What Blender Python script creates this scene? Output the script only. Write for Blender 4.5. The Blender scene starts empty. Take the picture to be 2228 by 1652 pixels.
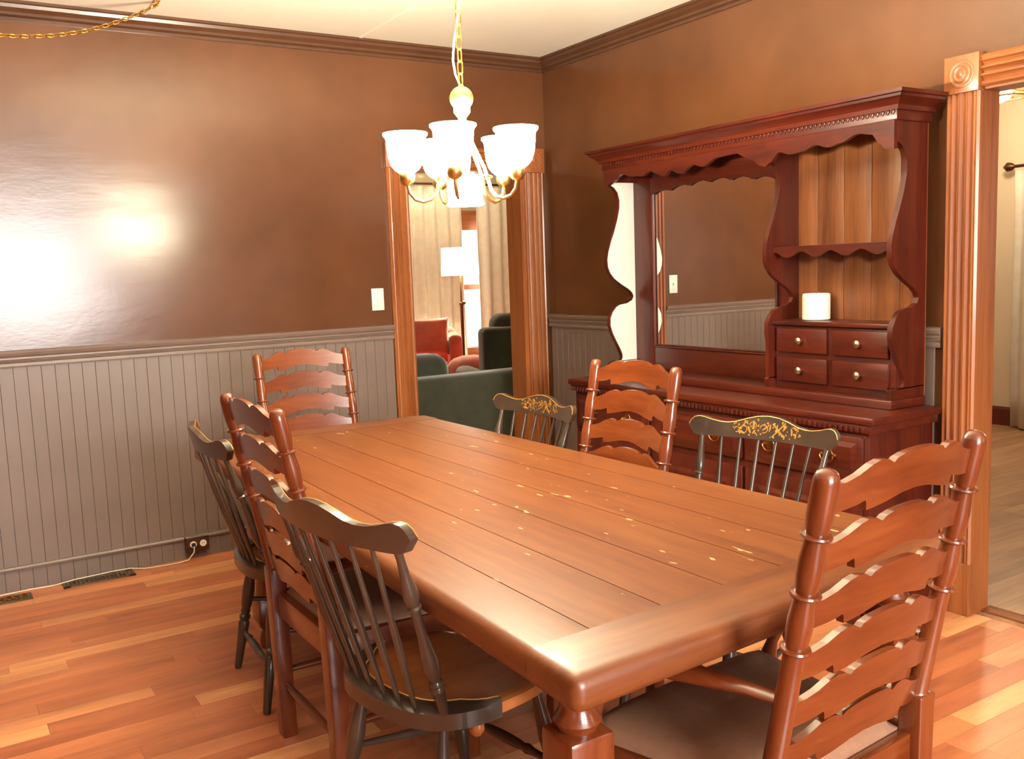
import bpy, bmesh, math, random
from mathutils import Vector, Matrix

random.seed(7)
PI = math.pi
scene = bpy.context.scene
COL = scene.collection

# ---------------------------------------------------------------- camera
YAW, PITCH, ROLL, FPX = .565, .1171, -.0368, 2023.3
CAM = Vector((-3.2648, -4.6887, 1.3643))
fw = Vector((math.sin(YAW) * math.cos(PITCH), math.cos(YAW) * math.cos(PITCH), -math.sin(PITCH)))
rt = Vector((math.cos(YAW), -math.sin(YAW), 0))
up = rt.cross(fw)
rt2 = math.cos(ROLL) * rt + math.sin(ROLL) * up
up2 = -math.sin(ROLL) * rt + math.cos(ROLL) * up
cd = bpy.data.cameras.new('camera')
cam = bpy.data.objects.new('camera', cd)
COL.objects.link(cam)
m3 = Matrix((rt2, up2, -fw)).transposed()
cam.matrix_world = Matrix.Translation(CAM) @ m3.to_4x4()
cd.sensor_width = 36
cd.lens = 36 * FPX / 2228
cd.clip_start = .02
scene.camera = cam

# ---------------------------------------------------------------- world, daylight, exposure
scene.view_settings.view_transform = 'Standard'
scene.view_settings.look = 'None'
scene.view_settings.gamma = 1
scene.view_settings.use_curve_mapping = False
scene.view_settings.exposure = 0.33
world = bpy.data.worlds.new('daylight')
scene.world = world
world.use_nodes = True
bg = world.node_tree.nodes['Background']
bg.inputs[0].default_value = (.86, .93, 1, 1)
bg.inputs[1].default_value = 1.2


def area(name, loc, target, sx, sy, power, color):
    l = bpy.data.lights.new(name, 'AREA')
    l.shape = 'RECTANGLE'
    l.size, l.size_y = sx, sy
    l.energy = power
    l.color = color
    o = bpy.data.objects.new(name, l)
    COL.objects.link(o)
    o.location = loc
    o.rotation_euler = (Vector(target) - Vector(loc)).to_track_quat('-Z', 'Y').to_euler()
    return o


# daylight falling in through the window in the wall behind the camera
area('window_daylight', (-2.25, -8.08, 1.55), (-2.25, 0, 1.55), 1.78, 1.46, 345, (1, .97, .92))
# daylight in the sitting room and in the side room
area('sitting_room_daylight', (2.05, 4.72, 1.35), (2.0, 0, 1.2), 1.0, 1.4, 45, (1, .97, .94))
area('side_room_daylight', (3.82, -3.0, 1.4), (0, -3.2, .6), 1.3, 1.4, 26, (1, .97, .95))


# ---------------------------------------------------------------- materials
def nodes(name):
    m = bpy.data.materials.new(name)
    m.use_nodes = True
    nt = m.node_tree
    return m, nt, nt.nodes['Principled BSDF']


def setp(b, **kw):
    for k, v in kw.items():
        b.inputs[k.replace('_', ' ')].default_value = v


def C4(c):
    return (c[0], c[1], c[2], 1)


def S(r, g, b):
    f = lambda v: ((v / 255 + .055) / 1.055) ** 2.4 if v > 10 else v / 255 / 12.92
    return (f(r), f(g), f(b))


def ramp(nt, stops):
    r = nt.nodes.new('ShaderNodeValToRGB')
    e = r.color_ramp.elements
    e[0].position, e[0].color = stops[0][0], C4(stops[0][1])
    e[1].position, e[1].color = stops[-1][0], C4(stops[-1][1])
    for p, c in stops[1:-1]:
        x = e.new(p)
        x.color = C4(c)
    return r


def mapped(nt, scale, rnd=0):
    tc = nt.nodes.new('ShaderNodeTexCoord')
    mp = nt.nodes.new('ShaderNodeMapping')
    mp.inputs['Scale'].default_value = scale
    src = tc.outputs['Object']
    if rnd:
        oi = nt.nodes.new('ShaderNodeObjectInfo')
        ml = nt.nodes.new('ShaderNodeMath')
        ml.operation = 'MULTIPLY'
        ml.inputs[1].default_value = rnd
        nt.links.new(oi.outputs['Random'], ml.inputs[0])
        ad = nt.nodes.new('ShaderNodeVectorMath')
        ad.operation = 'ADD'
        nt.links.new(src, ad.inputs[0])
        nt.links.new(ml.outputs[0], ad.inputs[1])
        src = ad.outputs[0]
    nt.links.new(src, mp.inputs['Vector'])
    return mp


def noise(nt, mp, scale, detail=4, rough=.55):
    n = nt.nodes.new('ShaderNodeTexNoise')
    n.inputs['Scale'].default_value = scale
    n.inputs['Detail'].default_value = detail
    n.inputs['Roughness'].default_value = rough
    nt.links.new(mp.outputs[0], n.inputs['Vector'])
    return n


def bump(nt, b, src, strength, dist=.002):
    bp = nt.nodes.new('ShaderNodeBump')
    bp.inputs['Strength'].default_value = strength
    bp.inputs['Distance'].default_value = dist
    nt.links.new(src, bp.inputs['Height'])
    nt.links.new(bp.outputs[0], b.inputs['Normal'])


def wood(name, cols, axis=1, rough=.32, coat=.3, scale=5, stretch=.09, rnd=20, bumpy=.12, vary=.0, spec=.5):
    m, nt, b = nodes(name)
    sc = [1, 1, 1]
    sc[axis] = stretch
    mp = mapped(nt, sc, rnd)
    n1 = noise(nt, mp, scale * 2.2, 5, .6)
    n2 = noise(nt, mp, scale * 14, 3, .6)
    mx = nt.nodes.new('ShaderNodeMix')
    mx.data_type = 'FLOAT'
    mx.inputs[0].default_value = .3
    nt.links.new(n1.outputs[0], mx.inputs[2])
    nt.links.new(n2.outputs[0], mx.inputs[3])
    r = ramp(nt, [(.3 + .4 * i / (len(cols) - 1), c) for i, c in enumerate(cols)])
    nt.links.new(mx.outputs[0], r.inputs[0])
    out = r.outputs[0]
    if vary:
        oi = nt.nodes.new('ShaderNodeObjectInfo')
        mr = nt.nodes.new('ShaderNodeMapRange')
        mr.inputs[3].default_value = 1 - vary
        mr.inputs[4].default_value = 1 + vary
        nt.links.new(oi.outputs['Random'], mr.inputs[0])
        hs = nt.nodes.new('ShaderNodeHueSaturation')
        nt.links.new(mr.outputs[0], hs.inputs['Value'])
        nt.links.new(out, hs.inputs['Color'])
        out = hs.outputs[0]
    nt.links.new(out, b.inputs['Base Color'])
    setp(b, Roughness=rough, Coat_Weight=coat, Coat_Roughness=.12, Specular_IOR_Level=spec)
    bump(nt, b, mx.outputs[0], bumpy)
    return m


def plain(name, col, rough=.5, metal=0, coat=0, nscale=30, namt=.12, bumpy=0, sheen=0):
    m, nt, b = nodes(name)
    mp = mapped(nt, (1, 1, 1))
    n = noise(nt, mp, nscale)
    lo = tuple(c * (1 - namt) for c in col)
    hi = tuple(min(1, c * (1 + namt)) for c in col)
    r = ramp(nt, [(.3, lo), (.7, hi)])
    nt.links.new(n.outputs[0], r.inputs[0])
    nt.links.new(r.outputs[0], b.inputs['Base Color'])
    setp(b, Roughness=rough, Metallic=metal, Coat_Weight=coat, Sheen_Weight=sheen)
    if bumpy:
        bump(nt, b, n.outputs[0], bumpy)
    return m


def emit(name, col, strength):
    m, nt, b = nodes(name)
    setp(b, Base_Color=C4(col), Emission_Color=C4(col), Emission_Strength=strength, Roughness=.3)
    return m


M = {}
# walls: nearly black brown gloss paint, rolled on unevenly
m, nt, b = nodes('brown_gloss_paint')
mp = mapped(nt, (1, 1, 1))
n1 = noise(nt, mp, 1.6, 3)
r = ramp(nt, [(.3, S(82, 48, 27)), (.7, S(100, 61, 36))])
nt.links.new(n1.outputs[0], r.inputs[0])
nt.links.new(r.outputs[0], b.inputs['Base Color'])
mp2 = mapped(nt, (1, 1, 2.2))
n2 = noise(nt, mp2, 26, 5, .6)
n3 = noise(nt, mp2, 2.2, 2, .5)
ad = nt.nodes.new('ShaderNodeMath')
ad.operation = 'MULTIPLY_ADD'
ad.inputs[1].default_value = 6
nt.links.new(n3.outputs[0], ad.inputs[0])
nt.links.new(n2.outputs[0], ad.inputs[2])
setp(b, Roughness=.21, Specular_IOR_Level=.5)
bump(nt, b, ad.outputs[0], .13, .002)
M['wall'] = m
M['trim_dark'] = plain('dark_brown_trim_paint', S(80, 50, 32), .3, nscale=8)
M['taupe'] = plain('taupe_wainscot_paint', S(112, 96, 88), .42, nscale=5, namt=.07)
M['taupe_rail'] = plain('taupe_rail_paint', S(122, 104, 94), .35, nscale=8, namt=.06)
M['ceiling'] = plain('cream_ceiling_paint', S(244, 240, 226), .8, nscale=3, namt=.02)
M['cream_wall'] = plain('cream_wall_paint', S(214, 196, 172), .7, nscale=3, namt=.03)
M['oak'] = wood('varnished_pine_trim', [S(108, 56, 26), S(146, 84, 42), S(164, 100, 54)], axis=2, rough=.4, coat=.25, scale=9, stretch=.04)
M['oak_h'] = wood('varnished_pine_trim_lengthwise', [S(108, 56, 26), S(146, 84, 42), S(164, 100, 54)], axis=1, rough=.4, coat=.25, scale=9, stretch=.04)
M['oak_x'] = wood('varnished_pine_trim_across', [S(108, 56, 26), S(146, 84, 42), S(164, 100, 54)], axis=0, rough=.4, coat=.25, scale=9, stretch=.04)
maple = [S(76, 28, 9), S(106, 48, 19), S(126, 67, 30)]
M['maple_z'] = wood('red_maple_upright', maple, axis=2, rough=.28, coat=.5, scale=6, stretch=.12)
M['maple_x'] = wood('red_maple_crosswise', maple, axis=0, rough=.28, coat=.5, scale=6, stretch=.12)
M['maple_y'] = wood('red_maple_lengthwise', maple, axis=1, rough=.28, coat=.5, scale=6, stretch=.12)
M['leather'] = plain('brown_leather', S(146, 108, 84), .45, nscale=60, namt=.08, bumpy=.2)
M['brass'] = plain('antique_brass', S(176, 130, 72), .3, metal=1)
M['knob'] = plain('pale_brass_knob', S(214, 190, 150), .3, metal=1)
M['black'] = plain('black_lacquer', S(62, 48, 38), .3, coat=.3, nscale=12, namt=.25)
M['gold'] = plain('gold_stencil_paint', S(190, 136, 62), .4, metal=.35, nscale=120, namt=.35)
M['gold_line'] = plain('gold_pinstripe', S(214, 160, 84), .35, metal=.4)
M['seat_wood'] = wood('brown_pine_seat', [S(124, 66, 32), S(162, 96, 50), S(176, 112, 62)], axis=1, rough=.32, coat=.5, scale=5, stretch=.12)
cherry = [S(46, 11, 4), S(76, 22, 8), S(94, 34, 12)]
M['ch_z'] = wood('dark_cherry_upright', cherry, axis=2, rough=.4, coat=.2, scale=6, stretch=.1)
M['ch_y'] = wood('dark_cherry_lengthwise', cherry, axis=1, rough=.4, coat=.2, scale=6, stretch=.1)
M['ch_x'] = wood('dark_cherry_crosswise', cherry, axis=0, rough=.4, coat=.2, scale=6, stretch=.1)
M['knotty'] = wood('knotty_pine_back', [S(92, 48, 24), S(128, 74, 40), S(146, 92, 52)], axis=2, rough=.38, coat=.3, scale=8, stretch=.06, vary=.1)
nt = M['knotty'].node_tree
b = nt.nodes['Principled BSDF']
src_ = b.inputs['Base Color'].links[0].from_socket
mpk = mapped(nt, (1, 1, .7), 13)
vo = nt.nodes.new('ShaderNodeTexVoronoi')
vo.inputs['Scale'].default_value = 4.5
nt.links.new(mpk.outputs[0], vo.inputs['Vector'])
rk = ramp(nt, [(.03, (1, 1, 1)), (.10, (0, 0, 0))])
nt.links.new(vo.outputs['Distance'], rk.inputs[0])
mk = nt.nodes.new('ShaderNodeMix')
mk.data_type = 'RGBA'
nt.links.new(rk.outputs[0], mk.inputs[0])
nt.links.new(src_, mk.inputs[6])
mk.inputs[7].default_value = C4(S(58, 28, 14))
nt.links.new(mk.outputs[2], b.inputs['Base Color'])
M['mirror'] = plain('mirror_silver', (.86, .85, .82), .015, metal=1, namt=.01)
M['white_plate'] = plain('ivory_plastic', S(238, 232, 218), .35, namt=.02)
M['dark_hole'] = plain('dark_slot', S(30, 24, 20), .6)
M['brown_plate'] = plain('brown_plastic_box', S(66, 30, 18), .35)
M['register'] = plain('bronze_register', S(98, 78, 56), .5, metal=.4)
M['white_cord'] = plain('white_cord', S(226, 216, 196), .5)
M['chain_brass'] = plain('chain_brass', S(206, 160, 84), .3, metal=1)
M['chand_brass'] = plain('chandelier_brass', S(226, 190, 120), .28, metal=1)
M['shade_glass'] = emit('lit_frosted_shade', (1, .94, .70), 95)
M['bowl_glass'] = emit('lit_frosted_bowl', (1, .94, .70), 60)
M['candle'] = plain('white_candle_wax', S(240, 234, 216), .5, namt=.02)
M['green'] = plain('dark_green_velvet', S(46, 48, 28), .8, nscale=9, namt=.3, sheen=.6)
M['coral'] = plain('coral_velvet', S(206, 92, 70), .8, nscale=8, namt=.18, sheen=.5)
M['linen'] = plain('beige_linen_curtain', S(232, 226, 214), .85, nscale=14, namt=.06)
M['grey_linen'] = plain('light_grey_curtain', S(206, 196, 184), .85, nscale=14, namt=.05)
M['lamp_shade'] = emit('lit_drum_shade', (1, .9, .7), 3)
M['bronze'] = plain('bronze_metal', S(84, 56, 36), .35, metal=.8)
M['white_wood'] = plain('white_window_paint', S(226, 222, 210), .4, namt=.03)
M['globe'] = emit('lit_globe', (1, .88, .66), 9)
M['red_base'] = plain('dark_red_baseboard', S(92, 26, 16), .35, nscale=10)
# clear pane
m, nt, b = nodes('clear_glass')
for nn in list(nt.nodes):
    if nn.type != 'OUTPUT_MATERIAL':
        nt.nodes.remove(nn)
tr = nt.nodes.new('ShaderNodeBsdfTransparent')
gl = nt.nodes.new('ShaderNodeBsdfGlossy')
gl.inputs['Roughness'].default_value = .02
ms = nt.nodes.new('ShaderNodeMixShader')
ms.inputs[0].default_value = .06
nt.links.new(tr.outputs[0], ms.inputs[1])
nt.links.new(gl.outputs[0], ms.inputs[2])
nt.links.new(ms.outputs[0], nt.nodes['Material Output'].inputs[0])
M['glass'] = m


# laminate floor strips, each its own tone
def strip_mat(name, stops):
    m, nt, b = nodes(name)
    oi = nt.nodes.new('ShaderNodeObjectInfo')
    r = ramp(nt, stops)
    nt.links.new(oi.outputs['Random'], r.inputs[0])
    mp = mapped(nt, (.12, 1, 1), 40)
    n1 = noise(nt, mp, 22, 5, .65)
    n2 = noise(nt, mp, 7, 3, .5)
    r2 = ramp(nt, [(.3, (.48, .42, .40)), (.5, (1, 1, 1)), (.72, (1.45, 1.5, 1.5))])
    mx0 = nt.nodes.new('ShaderNodeMix')
    mx0.data_type = 'FLOAT'
    mx0.inputs[0].default_value = .5
    nt.links.new(n1.outputs[0], mx0.inputs[2])
    nt.links.new(n2.outputs[0], mx0.inputs[3])
    nt.links.new(mx0.outputs[0], r2.inputs[0])
    mx = nt.nodes.new('ShaderNodeMix')
    mx.data_type = 'RGBA'
    mx.blend_type = 'MULTIPLY'
    mx.inputs[0].default_value = .85
    nt.links.new(r.outputs[0], mx.inputs[6])
    nt.links.new(r2.outputs[0], mx.inputs[7])
    nt.links.new(mx.outputs[2], b.inputs['Base Color'])
    setp(b, Roughness=.36, Specular_IOR_Level=.45)
    return m


M['strip'] = strip_mat('laminate_strip', [(0, S(166, 94, 60)), (.25, S(198, 122, 80)), (.45, S(176, 102, 66)), (.62, S(188, 116, 78)), (.8, S(220, 156, 104)), (1, S(204, 132, 90))])
M['strip_pale'] = strip_mat('pale_laminate', [(0, S(150, 112, 82)), (.5, S(172, 134, 102)), (1, S(160, 120, 88))])

# table wood: satin top with scratches and pale specks
m, nt, b = nodes('harvest_table_wood')
mp = mapped(nt, (1, .08, 1), 30)
n1 = noise(nt, mp, 14, 5, .6)
n2 = noise(nt, mp, 70, 3, .6)
mxx = nt.nodes.new('ShaderNodeMix')
mxx.data_type = 'FLOAT'
mxx.inputs[0].default_value = .35
nt.links.new(n1.outputs[0], mxx.inputs[2])
nt.links.new(n2.outputs[0], mxx.inputs[3])
r = ramp(nt, [(.3, S(86, 42, 17)), (.5, S(109, 58, 26)), (.7, S(122, 73, 34))])
nt.links.new(mxx.outputs[0], r.inputs[0])
mp3 = mapped(nt, (1, .35, 1), 30)
n4 = noise(nt, mp3, 55, 1, .3)
r4 = ramp(nt, [(.765, (0, 0, 0)), (.785, (1, 1, 1))])
nt.links.new(n4.outputs[0], r4.inputs[0])
mc = nt.nodes.new('ShaderNodeMix')
mc.data_type = 'RGBA'
nt.links.new(r4.outputs[0], mc.inputs[0])
nt.links.new(r.outputs[0], mc.inputs[6])
mc.inputs[7].default_value = C4(S(206, 160, 106))
nt.links.new(mc.outputs[2], b.inputs['Base Color'])
setp(b, Roughness=.42, Coat_Weight=.06, Coat_Roughness=.25, Specular_IOR_Level=.38)
bump(nt, b, mxx.outputs[0], .12)
M['table'] = m
M['table_x'] = wood('harvest_table_end_wood', [S(86, 42, 17), S(109, 58, 26), S(122, 73, 34)], axis=0, rough=.4, coat=.12, scale=6, stretch=.08)


# ---------------------------------------------------------------- mesh helpers
def new_bm():
    return bmesh.new()


def xform(bm, n0, mat):
    bm.verts.ensure_lookup_table()
    for v in bm.verts[n0:]:
        v.co = mat @ v.co


def box(bm, lo, hi, bev=0):
    t = bmesh.new()
    x0, y0, z0 = lo
    x1, y1, z1 = hi
    vs = [t.verts.new(p) for p in ((x0, y0, z0), (x1, y0, z0), (x1, y1, z0), (x0, y1, z0), (x0, y0, z1), (x1, y0, z1), (x1, y1, z1), (x0, y1, z1))]
    for f in ((0, 3, 2, 1), (4, 5, 6, 7), (0, 1, 5, 4), (1, 2, 6, 5), (2, 3, 7, 6), (3, 0, 4, 7)):
        t.faces.new([vs[i] for i in f])
    if bev:
        bmesh.ops.bevel(t, geom=list(t.edges), offset=bev, segments=2, profile=.5, affect='EDGES')
    merge(bm, t)


def merge(bm, t):
    me = bpy.data.meshes.new('t')
    t.to_mesh(me)
    t.free()
    bm.from_mesh(me)
    bpy.data.meshes.remove(me)


def hexa(bm, bot, top, bev=0):
    """prism between two quads given as four points each, same winding (counter-clockwise from above)"""
    t = bmesh.new()
    vs = [t.verts.new(p) for p in list(bot) + list(top)]
    n = len(bot)
    t.faces.new(vs[:n][::-1])
    t.faces.new(vs[n:])
    for i in range(n):
        j = (i + 1) % n
        t.faces.new((vs[i], vs[j], vs[n + j], vs[n + i]))
    if bev:
        bmesh.ops.bevel(t, geom=list(t.edges), offset=bev, segments=3, profile=.5, affect='EDGES')
    merge(bm, t)


def lathe(bm, prof, p0=(0, 0, 0), p1=(0, 0, 1), seg=16):
    """prof: (t 0..1 along p0-p1, radius)"""
    p0, p1 = Vector(p0), Vector(p1)
    ax = (p1 - p0).normalized()
    a = ax.orthogonal().normalized()
    c = ax.cross(a)
    rings = []
    for t, r in prof:
        o = p0.lerp(p1, t)
        rings.append([bm.verts.new(o + (a * math.cos(2 * PI * k / seg) + c * math.sin(2 * PI * k / seg)) * max(r, 1e-4)) for k in range(seg)])
    for A, B in zip(rings, rings[1:]):
        for k in range(seg):
            bm.faces.new((A[k], A[(k + 1) % seg], B[(k + 1) % seg], B[k]))
    bm.faces.new(rings[0][::-1])
    bm.faces.new(rings[-1])


def tube(bm, pts, rad, seg=8, closed=False, flat=1.0, upv=(0, 0, 1)):
    """tube along pts, rad number or list, flat squashes along the up direction"""
    pts = [Vector(p) for p in pts]
    n = len(pts)
    rads = rad if isinstance(rad, (list, tuple)) else [rad] * n
    rings = []
    prev = None
    for i, p in enumerate(pts):
        if closed:
            d = pts[(i + 1) % n] - pts[i - 1]
        else:
            d = pts[min(i + 1, n - 1)] - pts[max(i - 1, 0)]
        d.normalize()
        if prev is None:
            a = Vector(upv) - d * d.dot(Vector(upv))
            if a.length < 1e-3:
                a = d.orthogonal()
        else:
            a = prev - d * d.dot(prev)
        a.normalize()
        prev = a
        c = d.cross(a)
        rings.append([bm.verts.new(p + (a * math.cos(2 * PI * k / seg) * flat + c * math.sin(2 * PI * k / seg)) * rads[i]) for k in range(seg)])
    prs = list(zip(rings, rings[1:]))
    if closed:
        prs.append((rings[-1], rings[0]))
    for A, B in prs:
        for k in range(seg):
            bm.faces.new((A[k], A[(k + 1) % seg], B[(k + 1) % seg], B[k]))
    if not closed:
        bm.faces.new(rings[0][::-1])
        bm.faces.new(rings[-1])


def extrude_profile(bm, prof, a, b, u, v):
    """closed 2D profile (pu,pv) swept from a to b; u,v are the profile axes"""
    a, b, u, v = Vector(a), Vector(b), Vector(u), Vector(v)
    A = [bm.verts.new(a + u * p[0] + v * p[1]) for p in prof]
    B = [bm.verts.new(b + u * p[0] + v * p[1]) for p in prof]
    n = len(prof)
    for i in range(n):
        j = (i + 1) % n
        bm.faces.new((A[i], A[j], B[j], B[i]))
    bm.faces.new(A[::-1])
    bm.faces.new(B)


def columns(bm, cols, thick, yfun=None, place=None):
    """board given as columns (x, ztop, zbot); thick in y; place maps (x,y,z) to a point"""
    place = place or (lambda x, y, z: (x, y, z))
    F, K = [], []
    for x, zt, zb in cols:
        y = yfun(x) if yfun else 0
        F.append((bm.verts.new(place(x, y + thick / 2, zt)), bm.verts.new(place(x, y + thick / 2, zb))))
        K.append((bm.verts.new(place(x, y - thick / 2, zt)), bm.verts.new(place(x, y - thick / 2, zb))))
    for i in range(len(cols) - 1):
        f0, f1, k0, k1 = F[i], F[i + 1], K[i], K[i + 1]
        bm.faces.new((f0[0], f0[1], f1[1], f1[0]))
        bm.faces.new((k0[0], k1[0], k1[1], k0[1]))
        bm.faces.new((f0[0], f1[0], k1[0], k0[0]))
        bm.faces.new((f0[1], k0[1], k1[1], f1[1]))
    bm.faces.new((F[0][0], K[0][0], K[0][1], F[0][1]))
    bm.faces.new((F[-1][0], F[-1][1], K[-1][1], K[-1][0]))


def obj(name, bm, mat, parent=None, smooth=40):
    me = bpy.data.meshes.new(name)
    bmesh.ops.recalc_face_normals(bm, faces=list(bm.faces))
    bm.to_mesh(me)
    bm.free()
    if smooth:
        for p in me.polygons:
            p.use_smooth = True
        me.set_sharp_from_angle(angle=math.radians(smooth))
    me.materials.append(M[mat])
    o = bpy.data.objects.new(name, me)
    COL.objects.link(o)
    if parent:
        o.parent = parent
    return o


def inst(src, parent=None, loc=None, rot=None, name=None):
    o = src.copy()
    COL.objects.link(o)
    if parent:
        o.parent = parent
    if loc is not None:
        o.location = loc
    if rot is not None:
        o.rotation_euler = rot
    return o


def tag(o, label, cat, group=None, kind=None):
    o['label'] = label
    o['category'] = cat
    if group:
        o['group'] = group
    if kind:
        o['kind'] = kind
    return o


def thing(name, label, cat, loc=(0, 0, 0), rz=0, group=None, kind=None):
    o = bpy.data.objects.new(name, None)
    o.empty_display_size = .1
    COL.objects.link(o)
    o.location = loc
    o.rotation_euler = (0, 0, rz)
    return tag(o, label, cat, group, kind)


def copy_tree(o, parent=None):
    c = o.copy()
    COL.objects.link(c)
    c.parent = parent
    for ch in o.children:
        copy_tree(ch, c)
    return c


def one_box(name, lo, hi, mat, parent=None, bev=0):
    bm = new_bm()
    box(bm, lo, hi, bev)
    return obj(name, bm, mat, parent)


# ---------------------------------------------------------------- the room shell
HC = 2.6
RX0, RY0 = -5.2, -8.0            # left and front limits of the dining room
D1L, D1R, D1T = -.94, -.175, 1.95    # doorway in the back wall
D2L, D2R, D2T = -2.73, -4.3, 1.955  # doorway in the right wall


def boxes(name, lst, mat, label, cat='wall', bev=0):
    bm = new_bm()
    for lo, hi in lst:
        box(bm, lo, hi, bev)
    o = obj(name, bm, mat)
    return tag(o, label, cat, kind='structure')


wall_back = boxes('wall_back', [((RX0, 0, 0), (D1L, .15, HC)), ((D1R, 0, 0), (.15, .15, HC)), ((D1L, 0, D1T), (D1R, .15, HC))], 'wall', 'glossy dark brown back wall above taupe beadboard, with a doorway at its right end')
wall_right = boxes('wall_right', [((0, D2L, 0), (.1, 0, HC)), ((0, RY0, 0), (.1, D2R, HC)), ((0, D2R, D2T), (.1, D2L, HC))], 'wall', 'dark brown right wall behind the hutch, with a wide cased opening')
wall_left = boxes('wall_left', [((RX0 - .15, RY0, 0), (RX0, .15, HC))], 'wall', 'dark brown left wall outside the picture')
WX0, WX1, WZ0, WZ1 = -3.2, -1.3, .75, 2.35
wall_front = boxes('wall_front', [((RX0, RY0 - .15, 0), (WX0, RY0, HC)), ((WX1, RY0 - .15, 0), (.15, RY0, HC)), ((WX0, RY0 - .15, 0), (WX1, RY0, WZ0)), ((WX0, RY0 - .15, WZ1), (WX1, RY0, HC))], 'wall', 'dark brown wall with a window behind the camera')
ceiling = boxes('ceiling', [((RX0 - .15, RY0 - .15, HC), (4.1, 4.9, HC + .1))], 'ceiling', 'cream painted ceiling over the dining room', 'ceiling')
for x in (-1.178, -2.25):
    o = one_box('ceiling_seam', (x - .009, RY0, HC - .003), (x + .009, -.03, HC + .001), 'ceiling', ceiling)
floor = boxes('floor', [((RX0 - .15, RY0 - .15, -.1), (4.1, 4.9, -.012))], 'strip', 'reddish brown laminate strip floor', 'floor')

# frame of the window behind the camera
w = thing('window_1', 'white framed window behind the camera', 'window', (0, 0, 0), kind='structure')
bm = new_bm()
for lo, hi in (((WX0, RY0 - .12, WZ0), (WX0 + .06, RY0 - .03, WZ1)), ((WX1 - .06, RY0 - .12, WZ0), (WX1, RY0 - .03, WZ1)), ((WX0, RY0 - .12, WZ0), (WX1, RY0 - .03, WZ0 + .06)), ((WX0, RY0 - .12, WZ1 - .06), (WX1, RY0 - .03, WZ1))):
    box(bm, lo, hi, .004)
obj('window_frame', bm, 'white_wood', w)
one_box('mullion', (-2.27, RY0 - .1, WZ0), (-2.23, RY0 - .05, WZ1), 'white_wood', w, .004)
one_box('sash_rail', (WX0, RY0 - .1, 1.62), (WX1, RY0 - .05, 1.67), 'white_wood', w, .004)

# floor strips: rows run along x
PW = .085


def visible(p, margin=60):
    d = Vector(p) - CAM
    z = d.dot(fw)
    if z < .05:
        return False
    x = 1114 + FPX * d.dot(rt2) / z
    y = 826 - FPX * d.dot(up2) / z
    return -margin < x < 2228 + margin and -margin < y < 1652 + margin


plank_src = {}
rest = new_bm()
nvis = 0
rr = random.Random(3)
rows = int((0 - RY0) / PW) + 1
cand = []
for i in range(rows):
    y1 = -i * PW
    y0 = y1 - PW
    x = RX0 - rr.random() * .9
    while x < .02:
        L = rr.choice((.45, .6, .75, .9, 1.05))
        a, b_ = max(x, RX0), min(x + L, .02)
        if b_ - a > .02:
            cx, cy = (a + b_) / 2, (y0 + y1) / 2
            vis = any(visible((a + (b_ - a) * t, cy, 0)) for t in (0, .25, .5, .75, 1))
            cand.append((vis, a, b_, y0, y1))
        x += L
for vis, a, b_, y0, y1 in cand:
    if vis and nvis < 295:
        key = round(b_ - a, 4)
        cx, cy = (a + b_) / 2, (y0 + y1) / 2
        if key not in plank_src:
            t = new_bm()
            h = key / 2
            box(t, (-h + .0004, -PW / 2 + .0004, -.012), (h - .0004, PW / 2 - .0004, 0))
            o = obj('floor_strip', t, 'strip', floor, smooth=0)
            o.location = (cx, cy, 0)
            plank_src[key] = o
        else:
            inst(plank_src[key], floor, (cx, cy, 0))
        nvis += 1
    else:
        box(rest, (a + .0004, y0 + .0004, -.012), (b_ - .0004, y1 - .0004, 0))
o = obj('floor_strips', rest, 'strip', floor, smooth=0)
o['kind'] = 'stuff'

# floors of the neighbouring rooms
fs = tag(one_box('floor_side', (.05, RY0, -.012), (4.05, .6, 0), 'strip_pale'), 'pale laminate floor of the side room', 'floor', kind='structure')
PB = .15
src = {}
rr = random.Random(5)
y = -5.6
while y < .5:
    x = .06 - rr.random() * .8
    while x < 4:
        L = rr.choice((.8, 1.0, 1.2))
        a, b_ = max(x, .11), min(x + L, 3.9)
        if b_ - a > .05 and any(visible((a + (b_ - a) * t, y + PB / 2, 0), 30) for t in (0, .25, .5, .75, 1)):
            key = round(b_ - a, 3)
            if key not in src:
                t = new_bm()
                box(t, (-key / 2 + .0008, -PB / 2 + .0008, -.004), (key / 2 - .0008, PB / 2 - .0008, .004))
                src[key] = obj('floor_strip', t, 'strip_pale', fs, smooth=0)
                src[key].location = ((a + b_) / 2, y + PB / 2, 0)
            else:
                inst(src[key], fs, ((a + b_) / 2, y + PB / 2, 0))
        x += L
    y += PB
one_box('threshold', (.06, D2R, 0), (.13, D2L, .008), 'oak_h', fs, .003)
tag(one_box('floor_sitting', (-2.6, .02, -.012), (3.6, 4.75, .001), 'strip'), 'reddish laminate floor of the sitting room', 'floor', kind='structure')

# crown moulding
crown = [(0, 0), (.045, 0), (.045, -.012), (.038, -.016), (.034, -.03), (.02, -.046), (.02, -.058), (.008, -.066), (.008, -.08), (0, -.08)]
bm = new_bm()
extrude_profile(bm, crown, (RX0, 0, HC), (0, 0, HC), (0, -1, 0), (0, 0, 1))
tag(obj('trim_1', bm, 'trim_dark', smooth=0), 'dark brown crown moulding along the back wall', 'trim', kind='structure')
bm = new_bm()
extrude_profile(bm, crown, (0, RY0, HC), (0, 0, HC), (-1, 0, 0), (0, 0, 1))
tag(obj('trim_2', bm, 'trim_dark', smooth=0), 'dark brown crown moulding along the right wall', 'trim', kind='structure')

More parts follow.
